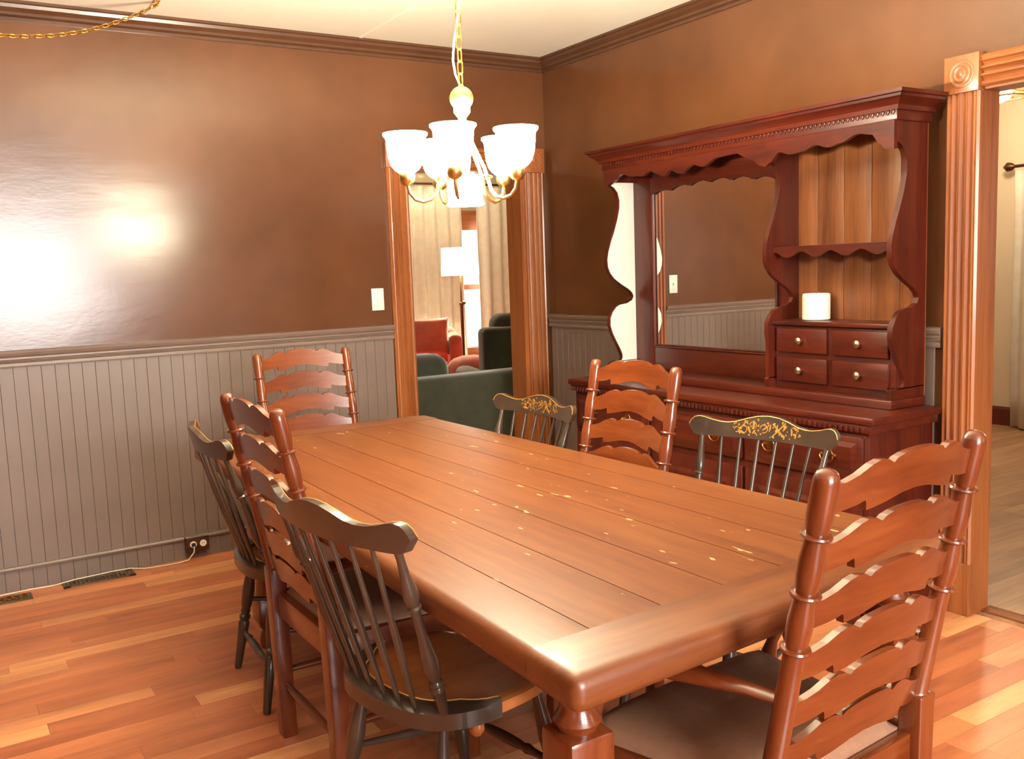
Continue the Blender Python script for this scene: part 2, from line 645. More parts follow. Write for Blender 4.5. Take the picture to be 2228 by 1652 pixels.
# wainscot boards
BW = .0565
t = new_bm()
pr = [(-BW / 2, 0), (BW / 2, 0), (BW / 2, .0095), (BW / 2 - .0015, .012), (-BW / 2 + .0015, .012), (-BW / 2, .0095)]
extrude_profile(t, pr, (0, 0, .0), (0, 0, 1.02), (1, 0, 0), (0, -1, 0))
bsrc = obj('wainscot_board', t, 'taupe', wall_back, smooth=0)
first = True
x = -1.065 - BW / 2
while x > RX0 + BW / 2:
    if first:
        bsrc.location = (x, 0, 0)
        first = False
    else:
        inst(bsrc, wall_back, (x, 0, 0))
    x -= BW
y = -.03 - BW / 2
while y > -2.6 + BW / 2:
    inst(bsrc, wall_right, (0, y, 0), (0, 0, -PI / 2))
    y -= BW

rail = [(0, 1.013), (.018, 1.013), (.02, 1.02), (.02, 1.032), (.016, 1.034), (.02, 1.037), (.016, 1.04), (.02, 1.043), (.016, 1.046), (.02, 1.05), (.02, 1.058), (.028, 1.066), (.034, 1.078), (.036, 1.088), (0, 1.09)]
bm = new_bm()
extrude_profile(bm, rail, (RX0, 0, 0), (-1.062, 0, 0), (0, -1, 0), (0, 0, 1))
tag(obj('trim_3', bm, 'taupe_rail', smooth=0), 'taupe ribbed chair rail along the back wall', 'trim', kind='structure')
bm = new_bm()
extrude_profile(bm, rail, (0, -2.6, 0), (0, -.012, 0), (-1, 0, 0), (0, 0, 1))
tag(obj('trim_4', bm, 'taupe_rail', smooth=0), 'taupe chair rail on the right wall beside and behind the hutch', 'trim', kind='structure')


# doorway casings: fluted, with corner blocks
def fluted(w):
    p = [(0, 0), (0, .018), (w * .06, .026), (w * .12, .022)]
    for c in (.27, .5, .73):
        p += [(w * (c - .11), .024), (w * (c - .08), .013), (w * (c - .04), .011), (w * (c + .02), .018), (w * (c + .06), .027), (w * (c + .10), .024)]
    p += [(w * .88, .022), (w * .94, .026), (w, .018), (w, 0)]
    return p


def corner_block(parent, c, u, n, size, th, mat):
    """square block with turned bullseye; c centre on the wall, u width dir, n out of wall"""
    u, n = Vector(u), Vector(n)
    R = Matrix((u, Vector((0, 0, 1)), n)).transposed().to_4x4()
    T = Matrix.Translation(Vector(c)) @ R
    bm = new_bm()
    box(bm, (-size / 2, -size / 2, 0), (size / 2, size / 2, th), .002)
    xform(bm, 0, T)
    blk = obj('corner_block', bm, mat, parent)
    bm = new_bm()
    lathe(bm, [(0, size * .38), (.3, size * .37), (.5, size * .33), (.3, size * .29), (.25, size * .25), (.6, size * .2), (.3, size * .15), (.5, size * .1), (1, size * .05), (1, .001)], (0, 0, th - .001), (0, 0, th + .008), 28)
    xform(bm, 0, T)
    obj('bullseye', bm, mat, blk)


d1 = thing('door_1', 'fluted varnished wood casing of the doorway to the sitting room', 'doorway', kind='structure')
for x0, x1 in ((-1.06, -.935), (-.165, -.032)):
    bm = new_bm()
    extrude_profile(bm, fluted(x1 - x0), (x0, 0, .18), (x0, 0, 1.945), (1, 0, 0), (0, -1, 0))
    obj('casing', bm, 'oak', d1, smooth=0)
    one_box('plinth_block', (x0 - .003, -.034, 0), (x1 + .003, 0, .185), 'oak', d1, .003)
    corner_block(d1, ((x0 + x1) / 2, 0, 2.005), (1, 0, 0), (0, -1, 0), x1 - x0 + .008, .032, 'oak')
bm = new_bm()
extrude_profile(bm, fluted(.115), (-.93, 0, 1.948), (-.17, 0, 1.948), (0, 0, 1), (0, -1, 0))
obj('head_casing', bm, 'oak_x', d1, smooth=0)
one_box('jamb', (-.19, -.004, 0), (-.165, .154, 1.95), 'oak', d1)
one_box('jamb', (-.945, -.004, 0), (-.925, .154, 1.95), 'oak', d1)
one_box('head_jamb', (-.94, -.004, 1.935), (-.17, .154, 1.96), 'oak_x', d1)

d2 = thing('door_2', 'fluted varnished wood casing of the wide opening beside the hutch', 'doorway', kind='structure')
for y0, y1 in ((-2.738, -2.61), (-4.42, -4.295)):
    bm = new_bm()
    extrude_profile(bm, fluted(y1 - y0), (0, y0, .2), (0, y0, 1.945), (0, 1, 0), (-1, 0, 0))
    obj('casing', bm, 'oak', d2, smooth=0)
    one_box('plinth_block', (-.036, y0 - .003, 0), (0, y1 + .003, .2), 'oak', d2, .003)
    corner_block(d2, (0, (y0 + y1) / 2, 2.003), (0, -1, 0), (-1, 0, 0), .132, .036, 'oak')
bm = new_bm()
extrude_profile(bm, fluted(.112), (0, -4.3, 1.948), (0, -2.74, 1.948), (0, 0, 1), (-1, 0, 0))
obj('head_casing', bm, 'oak_h', d2, smooth=0)
one_box('jamb', (-.004, -2.737, 0), (.104, -2.717, 1.955), 'oak', d2)
one_box('jamb', (-.004, -4.31, 0), (.104, -4.29, 1.955), 'oak', d2)
one_box('head_jamb', (-.004, -4.3, 1.94), (.104, -2.73, 1.96), 'oak_h', d2)

# ---------------------------------------------------------------- wall fittings
sw = thing('light_switch', 'ivory toggle light switch plate on the brown wall left of the doorway', 'switch', (-1.142, 0, 1.232))
one_box('plate', (-.036, -.007, -.06), (.036, 0, .06), 'white_plate', sw, .003)
one_box('toggle', (-.005, -.018, -.009), (.005, -.005, .009), 'white_plate', sw, .002)
for z in (-.035, .035):
    bm = new_bm()
    lathe(bm, [(0, .003), (1, .003)], (0, -.0085, z), (0, -.006, z), 8)
    obj('screw', bm, 'knob', sw)

out = thing('wall_outlet', 'brown outlet box with two ivory sockets low on the beadboard', 'outlet', (-2.2, -.013, .076))
one_box('box', (-.055, -.04, -.036), (.055, 0, .036), 'brown_plate', out, .003)
one_box('lid', (-.058, -.045, .034), (.058, 0, .04), 'taupe_rail', out, .002)
for x in (-.024, .024):
    bm = new_bm()
    lathe(bm, [(0, .0165), (.8, .0165), (1, .014)], (x, -.04, 0), (x, -.044, 0), 18)
    f = obj('socket', bm, 'white_plate', out)
    bm = new_bm()
    for dx in (-.005, .005):
        box(bm, (x + dx - .001, -.0448, -.001), (x + dx + .001, -.044, .007))
    obj('slot', bm, 'dark_hole', f)
cord = thing('lamp_cord', 'thin white cord plugged into the outlet and trailing along the floor', 'cord', (-2.224, -.06, .076))
bm = new_bm()
box(bm, (-.009, -.012, -.009), (.009, .003, .009), .003)
obj('plug', bm, 'dark_hole', cord)
bm = new_bm()
P = [(-2.224, -.072, .07), (-2.23, -.085, .045), (-2.26, -.09, .015), (-2.31, -.08, .005), (-2.38, -.07, .004), (-2.46, -.055, .004), (-2.52, -.035, .012), (-2.6, -.03, .012), (-2.68, -.04, .012), (-2.76, -.045, .012), (-2.85, -.05, .004), (-2.95, -.042, .004), (-3.1, -.05, .004), (-3.4, -.06, .004), (-3.8, -.05, .004)]
tube(bm, [Vector(p) - Vector((-2.224, -.06, .076)) for p in P], .0028, 6)
obj('wire', bm, 'white_cord', cord)

bm = new_bm()
extrude_profile(bm, [(0, -.009), (.014, -.008), (.017, 0), (.014, .008), (0, .009)], (RX0 + .01, -.012, .105), (-2.258, -.012, .105), (0, -1, 0), (0, 0, 1))
tag(obj('cable_raceway', bm, 'taupe_rail', smooth=0), 'long taupe cable raceway on the beadboard left of the outlet', 'raceway', 'cable raceways on the back wall')
bm = new_bm()
extrude_profile(bm, [(0, -.009), (.014, -.008), (.017, 0), (.014, .008), (0, .009)], (-2.142, -.012, .105), (-1.08, -.012, .105), (0, -1, 0), (0, 0, 1))
tag(obj('cable_raceway', bm, 'taupe_rail', smooth=0), 'short taupe cable raceway between the outlet and the doorway', 'raceway', 'cable raceways on the back wall')


def register(loc, label):
    v = thing('floor_register', label, 'vent', loc, group='floor registers by the back wall')
    bm = new_bm()
    for lo, hi in (((-.155, -.05, 0), (.155, -.036, .006)), ((-.155, .036, 0), (.155, .05, .006)), ((-.155, -.05, 0), (-.125, .05, .006)), ((.125, -.05, 0), (.155, .05, .006))):
        box(bm, lo, hi, .0015)
    obj('rim', bm, 'register', v)
    one_box('pan', (-.15, -.045, .0005), (.15, .045, .0015), 'bronze', v)
    b0 = None
    for k in range(14):
        x = -.117 + k * .018
        if b0 is None:
            b0 = one_box('louver', (-.004, -.038, .001), (.004, .038, .005), 'register', v)
            b0.location = (x, 0, 0)
        else:
            inst(b0, v, (x, 0, 0))
    for s in (-1, 1):
        bm = new_bm()
        lathe(bm, [(0, .004), (1, .003)], (s * .14, 0, .006), (s * .14, 0, .008), 8)
        obj('screw', bm, 'dark_hole', v)


register((-2.665, -.078, 0), 'bronze floor register under the white cord at the back wall')
# ornate brass register at the left edge of the picture
v = thing('floor_register', 'ornate brass scrollwork floor register at the left edge of the picture', 'vent', (-3.12, -.13, 0), group='floor registers by the back wall')
bm = new_bm()
box(bm, (-.17, -.055, 0), (.17, .055, .003), .001)
obj('pan', bm, 'register', v)
for k in range(10):
    bm = new_bm()
    x = -.14 + k * .031
    s = 1 if k % 2 else -1
    tube(bm, [(x + .016 * math.cos(a) * (1 - a / 14), s * .006 + .034 * math.sin(a) * (1 - a / 14), .006) for a in [j * .55 for j in range(18)]], .003, 5)
    obj('scroll', bm, 'brass', v)


# ---------------------------------------------------------------- chains
def link_bm(w, h, r):
    bm = new_bm()
    pts = []
    for k in range(14):
        a = 2 * PI * k / 14
        pts.append(((w / 2 - r) * math.cos(a), 0, (h / 2 - w / 2) * (1 if math.sin(a) > 0 else -1) * (1 if abs(math.sin(a)) > .05 else 0) + (w / 2 - r) * math.sin(a)))
    tube(bm, pts, r, 6, closed=True, upv=(0, 1, 0))
    return bm


sc_ = thing('swag_chain', 'brass chain swagged in a loop below the ceiling at top left', 'chain', (-2.25, -.3, HC))
lk = None
H0, H1 = Vector((-2.25, -.3, HC - .02)), Vector((-3.75, -.9, HC - .02))
cpts = []
for k in range(201):
    t_ = k / 200
    p = H0.lerp(H1, t_)
    p.z -= .26 * (1 - (2 * t_ - 1) ** 2)
    cpts.append(p)
acc, want, idx = 0, 0, 0
for k in range(1, 201):
    seg = (cpts[k] - cpts[k - 1]).length
    acc += seg
    if acc >= want:
        d = (cpts[k] - cpts[k - 1]).normalized()
        q = d.to_track_quat('Z', 'Y') @ Matrix.Rotation(PI / 2 * (idx % 2) + .5, 3, 'Z').to_quaternion()
        if lk is None:
            lk = obj('link', link_bm(.02, .034, .0028), 'chain_brass', sc_)
            o = lk
        else:
            o = inst(lk, sc_)
        o.location = cpts[k] - sc_.location
        o.rotation_euler = q.to_euler()
        want += .026
        idx += 1
for p in (H0, H1):
    bm = new_bm()
    lathe(bm, [(0, .012), (.3, .012), (.35, .004), (1, .003)], p - sc_.location + Vector((0, 0, .02)), p - sc_.location + Vector((0, 0, -.012)), 12)
    obj('hook', bm, 'chain_brass', sc_)

# ---------------------------------------------------------------- chandelier
CX, CY = -1.905, -2.33
ch = thing('chandelier', 'brass five arm chandelier with lit bell shades hanging over the table', 'chandelier', (CX, CY, 0))
bm = new_bm()
ball = [(math.sin(PI * k / 12) * .034, 1.854 - math.cos(PI * k / 12) * .034) for k in range(1, 12)]
prof = [(.018, 1.56), (.024, 1.60), (.014, 1.64), (.02, 1.68), (.013, 1.72), (.022, 1.755), (.024, 1.762), (.014, 1.768), (.012, 1.80), (.024, 1.815)] + [p for p in ball if p[1] > 1.828] + [(.006, 1.893)]
lathe(bm, [((z - 1.55) / .35, r_) for r_, z in prof], (0, 0, 1.55), (0, 0, 1.9), 24)
obj('stem', bm, 'chand_brass', ch)
lk2 = None
z, idx = 1.905, 0
while z < HC - .03:
    if lk2 is None:
        lk2 = obj('link', link_bm(.021, .042, .0024), 'chain_brass', ch)
        o = lk2
    else:
        o = inst(lk2, ch)
    o.location = (0, 0, z)
    o.rotation_euler = (0, 0, .4 + PI / 2 * (idx % 2))
    z += .034
    idx += 1
bm = new_bm()
lathe(bm, [(0, .06), (.4, .055), (1, .01)], (0, 0, HC), (0, 0, HC - .035), 24)
obj('canopy', bm, 'chand_brass', ch)
bm = new_bm()
tube(bm, [(-.004, 0, 1.895), (-.014, .004, 1.92), (-.02, .004, 1.96), (-.016, 0, 2.01), (-.006, 0, 2.05), (.006, 0, 2.12), (-.004, 0, 2.2), (.006, 0, 2.3), (-.004, 0, 2.4), (0, 0, 2.57)], .003, 6)
obj('cord', bm, 'white_cord', ch)
bm = new_bm()
tube(bm, [(.078 * math.cos(2 * PI * k / 32), .078 * math.sin(2 * PI * k / 32), 1.632) for k in range(32)], .0028, 6, closed=True)
obj('ring', bm, 'chand_brass', ch)
bm = new_bm()
lathe(bm, [(0, .052), (.06, .056), (.1, .05), (.7, .052), (.8, .048), (.92, .034), (1, .018)], (0, 0, 1.553), (0, 0, 1.645), 28)
obj('bowl', bm, 'bowl_glass', ch)
fx = Vector((CAM.x - CX, CAM.y - CY, 0)).normalized()
base = math.atan2(fx.y, fx.x)
arm_src = None
for k, ang in enumerate((-9, 63, 135, 207, 279)):
    a = base + math.radians(ang)
    if arm_src is None:
        bm = new_bm()
        rz = [(.012, 1.79), (.022, 1.745), (.042, 1.70), (.064, 1.655), (.075, 1.62), (.083, 1.592), (.1, 1.573), (.122, 1.567), (.144, 1.574), (.159, 1.592), (.165, 1.618)]
        tube(bm, [(r_, 0, z_) for r_, z_ in rz], .0052, 8, upv=(0, 1, 0))
        arm = obj('arm', bm, 'chand_brass', ch)
        bm = new_bm()
        lathe(bm, [(0, .006), (.1, .014), (.3, .021), (.6, .023), (.85, .021), (1, .017)], (.165, 0, 1.612), (.165, 0, 1.655), 18)
        cup = obj('cup', bm, 'chand_brass', arm)
        bm = new_bm()
        sh = [(0, .022), (.08, .034), (.2, .044), (.4, .051), (.65, .054), (.84, .055), (.9, .058), (.95, .063), (1, .063), (.985, .058), (.9, .052), (.4, .047), (.1, .03)]
        lathe(bm, sh, (.165, 0, 1.648), (.165, 0, 1.758), 26)
        shade = obj('shade', bm, 'shade_glass', arm)
        arm_src = arm
        bl = bpy.data.lights.new('chandelier_bulb', 'POINT')
        bl.energy = 46
        bl.color = (1, .90, .66)
        bl.shadow_soft_size = .009
        blo = bpy.data.objects.new('bulb_light', bl)
        COL.objects.link(blo)
        blo.parent = arm
        blo.location = (.165, 0, 1.756)
    else:
        arm = copy_tree(arm_src, ch)
    arm.rotation_euler = (0, 0, a)

# ---------------------------------------------------------------- table
ZT, TT = .755, .062
tb = thing('harvest_table', 'long plank harvest table with thick rounded edges and breadboard ends', 'table', (-1.95, -2.35, 0))
NL, NR, FL, FR = Vector((-2.494, -3.617)), Vector((-1.40, -3.555)), Vector((-2.432, -1.105)), Vector((-1.452, -1.125))
o2 = Vector((-1.95, -2.35))


def tp(u, v):
    """u 0..1 left to right, v 0..1 near to far"""
    a = NL.lerp(NR, u)
    b_ = FL.lerp(FR, u)
    return a.lerp(b_, v) - o2


def tq(u0, u1, v0, v1, z):
    return [(*tp(u, v), z) for u, v in ((u0, v0), (u1, v0), (u1, v1), (u0, v1))]


us = [0, .125, .28, .43, .585, .735, .865, 1]
VE0, VE1 = .056, .95
G = .0012


def rounded_top(bm, corners, z0, z1, bev_edges, bev):
    t = bmesh.new()
    vs = [t.verts.new((x, y, z0)) for x, y in corners] + [t.verts.new((x, y, z1)) for x, y in corners]
    n = len(corners)
    t.faces.new(vs[:n][::-1])
    t.faces.new(vs[n:])
    for i in range(n):
        j = (i + 1) % n
        t.faces.new((vs[i], vs[j], vs[n + j], vs[n + i]))
    t.verts.index_update()
    big = []
    small = []
    for e in t.edges:
        ids = sorted((e.verts[0].index, e.verts[1].index))
        side = None
        a, b_ = ids[0] % n, ids[1] % n
        if a == b_:
            key = ('v', a)
        else:
            key = ('h', a if (a + 1) % n == b_ else b_)
        (big if key in bev_edges else small).append(e)
    bmesh.ops.bevel(t, geom=big, offset=bev, segments=5, profile=.5, affect='EDGES')
    merge(bm, t)


for i in range(7):
    bm = new_bm()
    cs = [tp(us[i], VE0), tp(us[i + 1], VE0), tp(us[i + 1], VE1), tp(us[i], VE1)]
    cs = [Vector(c) for c in cs]
    cs[0].x += G if i else 0
    cs[3].x += G if i else 0
    cs[1].x -= G if i < 6 else 0
    cs[2].x -= G if i < 6 else 0
    edges = set()
    if i == 0:
        edges = {('h', 3)}
    if i == 6:
        edges = {('h', 1)}
    rounded_top(bm, cs, ZT - TT, ZT, edges, .024)
    obj('top_plank', bm, 'table', tb)
bm = new_bm()
cs = [tp(0, 0), tp(1, 0), tp(1, VE0 - .0006), tp(0, VE0 - .0006)]
rounded_top(bm, cs, ZT - TT, ZT + .0012, {('h', 0), ('h', 1), ('h', 3), ('v', 0), ('v', 1)}, .022)
obj('breadboard_end', bm, 'table_x', tb)
bm = new_bm()
cs = [tp(0, VE1 + .0006), tp(1, VE1 + .0006), tp(1, 1), tp(.94, 1.012), tp(.06, 1.012), tp(0, 1)]
rounded_top(bm, cs, ZT - TT, ZT + .0012, {('h', 1), ('h', 2), ('h', 3), ('h', 4), ('h', 5), ('v', 3), ('v', 2), ('v', 4), ('v', 5)}, .016)
obj('breadboard_end', bm, 'table_x', tb)
bm = new_bm()
for u0, u1, v0, v1 in ((.1, .13, .07, .93), (.87, .9, .07, .93), (.1, .9, .065, .078), (.1, .9, .925, .938)):
    hexa(bm, tq(u0, u1, v0, v1, ZT - TT - .075), tq(u0, u1, v0, v1, ZT - TT), .002)
obj('apron', bm, 'table_x', tb)
legp = [(0, .03), (.04, .036), (.08, .03), (.1, .022), (.12, .034), (.3, .04), (.42, .03), (.47, .038), (.5, .03), (.55, .044), (.72, .044), (.86, .03), (.89, .042), (.92, .03), (.945, .03), (.955, .036), (1, .03)]
for u, v in ((.085, .05), (.915, .05), (.17, .9), (.83, .9)):
    x, y = tp(u, v)
    bm = new_bm()
    lathe(bm, legp, (x, y, 0), (x, y, ZT - TT), 20)
    box(bm, (x - .046, y - .046, .42), (x + .046, y + .046, .6), .01)
    box(bm, (x - .044, y - .044, .1), (x + .044, y + .044, .2), .008)
    obj('leg', bm, 'maple_z', tb)


# ---------------------------------------------------------------- ladder back chairs
def slat_cols(w, ztop_end, n=48):
    T = [(0, 0), (.06, .003), (.127, .013), (.19, .028), (.235, .034), (.28, .032), (.305, .026), (.318, .024), (.335, .031), (.38, .037), (.44, .040), (.5, .041)]
    B = [(0, -.052), (.1, -.047), (.147, -.043), (.185, -.038), (.192, -.044), (.2, -.058), (.25, -.055), (.3, -.051), (.4, -.041), (.5, -.037)]

    def ev(A, u):
        u = u if u <= .5 else 1 - u
        for (a, p), (b_, q) in zip(A, A[1:]):
            if a <= u <= b_:
                return p + (q - p) * (u - a) / (b_ - a)
    us_ = sorted(set([i / n for i in range(n + 1)] + [a for a, _ in T + B] + [1 - a for a, _ in T + B]))
    return [((u - .5) * w, ztop_end + .88 * ev(T, u), ztop_end + .88 * ev(B, u)) for u in us_]


LEAN0, LEAN1, ZJ, ZTOP = -.195, -.30, .52, 1.045


def post_y(z):
    return LEAN0 + (LEAN1 - LEAN0) * (z - ZJ) / (ZTOP - ZJ)


def make_ladder(name, label, arms):
    t = thing(name, label, 'chair')
    hw = .205
    fwid = .275 if arms else .235
    rings = (.938, .840, .745)
    for s in (-1, 1):
        bm = new_bm()
        prof = [(0, .0225), (.01, .0235), (.02, .019)]
        prev = ZJ
        for zr in sorted(rings):
            f = (zr - ZJ) / (ZTOP - ZJ)
            prof += [(f - .03, .0175), (f - .008, .0172), (f - .006, .0235), (f, .0252), (f + .006, .0235), (f + .008, .0175), (f + .06, .0205), (f + .1, .0205)]
        prof = [p for i, p in enumerate(prof) if i < 3 or p[0] > .03]
        prof.sort(key=lambda p: p[0])
        prof = [p for p in prof if p[0] < .93] + [(.95, .0205), (.972, .0195), (.976, .0185), (.988, .0165), (.996, .012), (1, .004)]
        lathe(bm, prof, (s * hw, post_y(ZJ), ZJ), (s * hw, post_y(ZTOP), ZTOP), 18)
        obj('back_post', bm, 'maple_z', t)
        bm = new_bm()
        q = lambda x, y, h: [(x - h, y - h, 0), (x + h, y - h, 0), (x + h, y + h, 0), (x - h, y + h, 0)]
        lo = q(s * hw, -.185, .022)
        hi = [(x, y, ZJ + .004) for x, y, _ in q(s * hw, LEAN0, .024)]
        hexa(bm, lo, hi, .004)
        obj('leg', bm, 'maple_z', t)
        bm = new_bm()
        xf = s * (fwid - .03)
        hexa(bm, q(xf, .2, .02), [(x, y, .44) for x, y, _ in q(xf, .2, .022)], .004)
        obj('leg', bm, 'maple_z', t)
        bm = new_bm()
        lathe(bm, [(0, .009), (.3, .012), (.7, .012), (1, .009)], (s * hw, -.17, .2), (xf, .19, .2), 10)
        obj('stretcher', bm, 'maple_y', t)
        bm = new_bm()
        hexa(bm, [(s * hw - .012, -.18, .375), (s * hw + .012, -.18, .375), (xf + .012, .2, .375), (xf - .012, .2, .375)], [(s * hw - .012, -.18, .445), (s * hw + .012, -.18, .445), (xf + .012, .2, .445), (xf - .012, .2, .445)], .003)
        obj('seat_rail', bm, 'maple_y', t)
    for y, hw_, z in ((.2, fwid - .03, .26), (-.185, hw, .16)):
        bm = new_bm()
        lathe(bm, [(0, .009), (.3, .012), (.5, .014), (.7, .012), (1, .009)], (-hw_, y, z), (hw_, y, z), 10)
        obj('stretcher', bm, 'maple_x', t)
    for y, hw_ in ((.2, fwid - .03), (-.185, hw)):
        one_box('seat_rail', (-hw_, y - .012, .375), (hw_, y + .012, .445), 'maple_x', t, .003)
    # upholstered seat
    bm = new_bm()
    N = 16
    rows_ = []
    for j in range(N + 1):
        v = j / N
        row = []
        for i in range(N + 1):
            u = i / N * 2 - 1
            w_ = (hw - .022) + (fwid - hw + .015) * v
            y = -.17 + .405 * v
            e = max(abs(u), abs(2 * v - 1))
            z = .478 - .03 * max(0, (e - .8) / .2) ** 2 + .006 * (1 - u * u)
            fr = 1 - .06 * max(0, v - .85) / .15 * abs(u) ** 4
            row.append(bm.verts.new((u * w_ * fr, y - .02 * abs(u) ** 6 * (1 if v > .9 else 0), z)))
        rows_.append(row)
    for j in range(N):
        for i in range(N):
            bm.faces.new((rows_[j][i], rows_[j][i + 1], rows_[j + 1][i + 1], rows_[j + 1][i]))
    rim = [rows_[0][i] for i in range(N + 1)] + [rows_[j][N] for j in range(1, N + 1)] + [rows_[N][i] for i in range(N - 1, -1, -1)] + [rows_[j][0] for j in range(N - 1, 0, -1)]
    low = [bm.verts.new((v.co.x, v.co.y, .44)) for v in rim]
    for i in range(len(rim)):
        j = (i + 1) % len(rim)
        bm.faces.new((rim[i], low[i], low[j], rim[j]))
    bm.faces.new(low)
    obj('seat', bm, 'leather', t, smooth=60)
    # six slats, bowed backwards
    for zt in (1.056, .958, .861, .769, .682, .602):
        cols = slat_cols(2 * hw - .026, zt - .041)
        w_ = hw
        bm = new_bm()
        zc = zt - .05

        def place(x, y, z, zc=zc):
            return (x, post_y(z) + .004 + y - .022 * (1 - (x / w_) ** 2), z)
        columns(bm, cols, .014, None, place)
        sl = obj('slat', bm, 'maple_x', t, smooth=30)
    if arms:
        for s in (-1, 1):
            bm = new_bm()
            pts = [(s * .2, post_y(.645) + .01, .645), (s * .21, -.15, .648), (s * .235, -.06, .65), (s * .262, .04, .648), (s * .275, .12, .645), (s * .28, .18, .642), (s * .275, .225, .636)]
            tube(bm, pts, [.014, .017, .026, .03, .027, .03, .018], 12, flat=.55)
            obj('arm', bm, 'maple_y', t)
            bm = new_bm()
            lathe(bm, [(0, .016), (.1, .02), (.3, .012), (.5, .022), (.7, .013), (.85, .02), (1, .012)], (s * (fwid - .03), .2, .43), (s * .275, .16, .637), 14)
            obj('arm_support', bm, 'maple_z', t)
    return t


lad = make_ladder('ladder_back_chair', 'red maple six slat ladder back chair at the far table end, before the beadboard', False)
lad['group'] = 'ladder back chairs around the table'


def place_chair(t, loc, deg, sc=(1, 1, 1), label=None):
    t.location = (loc[0], loc[1], 0)
    t.rotation_euler = (0, 0, math.radians(deg))
    t.scale = sc
    if label:
        t['label'] = label
    return t


l2 = copy_tree(lad)
l3 = copy_tree(lad)
place_chair(lad, (-1.843, -1.012), 180, (.99, 1, 1))
place_chair(l2, (-2.255, -2.275), -90, (1.06, 1, 1.005), 'red maple ladder back chair on the left side, between the two black spindle chairs')
place_chair(l3, (-1.58, -2.32), 90, (.99, 1, 1.0), 'red maple ladder back chair in front of the hutch, between the two gold stencilled chairs')
l4 = make_ladder('ladder_back_armchair', 'red maple ladder back armchair at the near end of the table, seen from behind', True)
l4['group'] = 'ladder back chairs around the table'
place_chair(l4, (-1.935, -3.468), 4, (1.07, 1, 1.005))


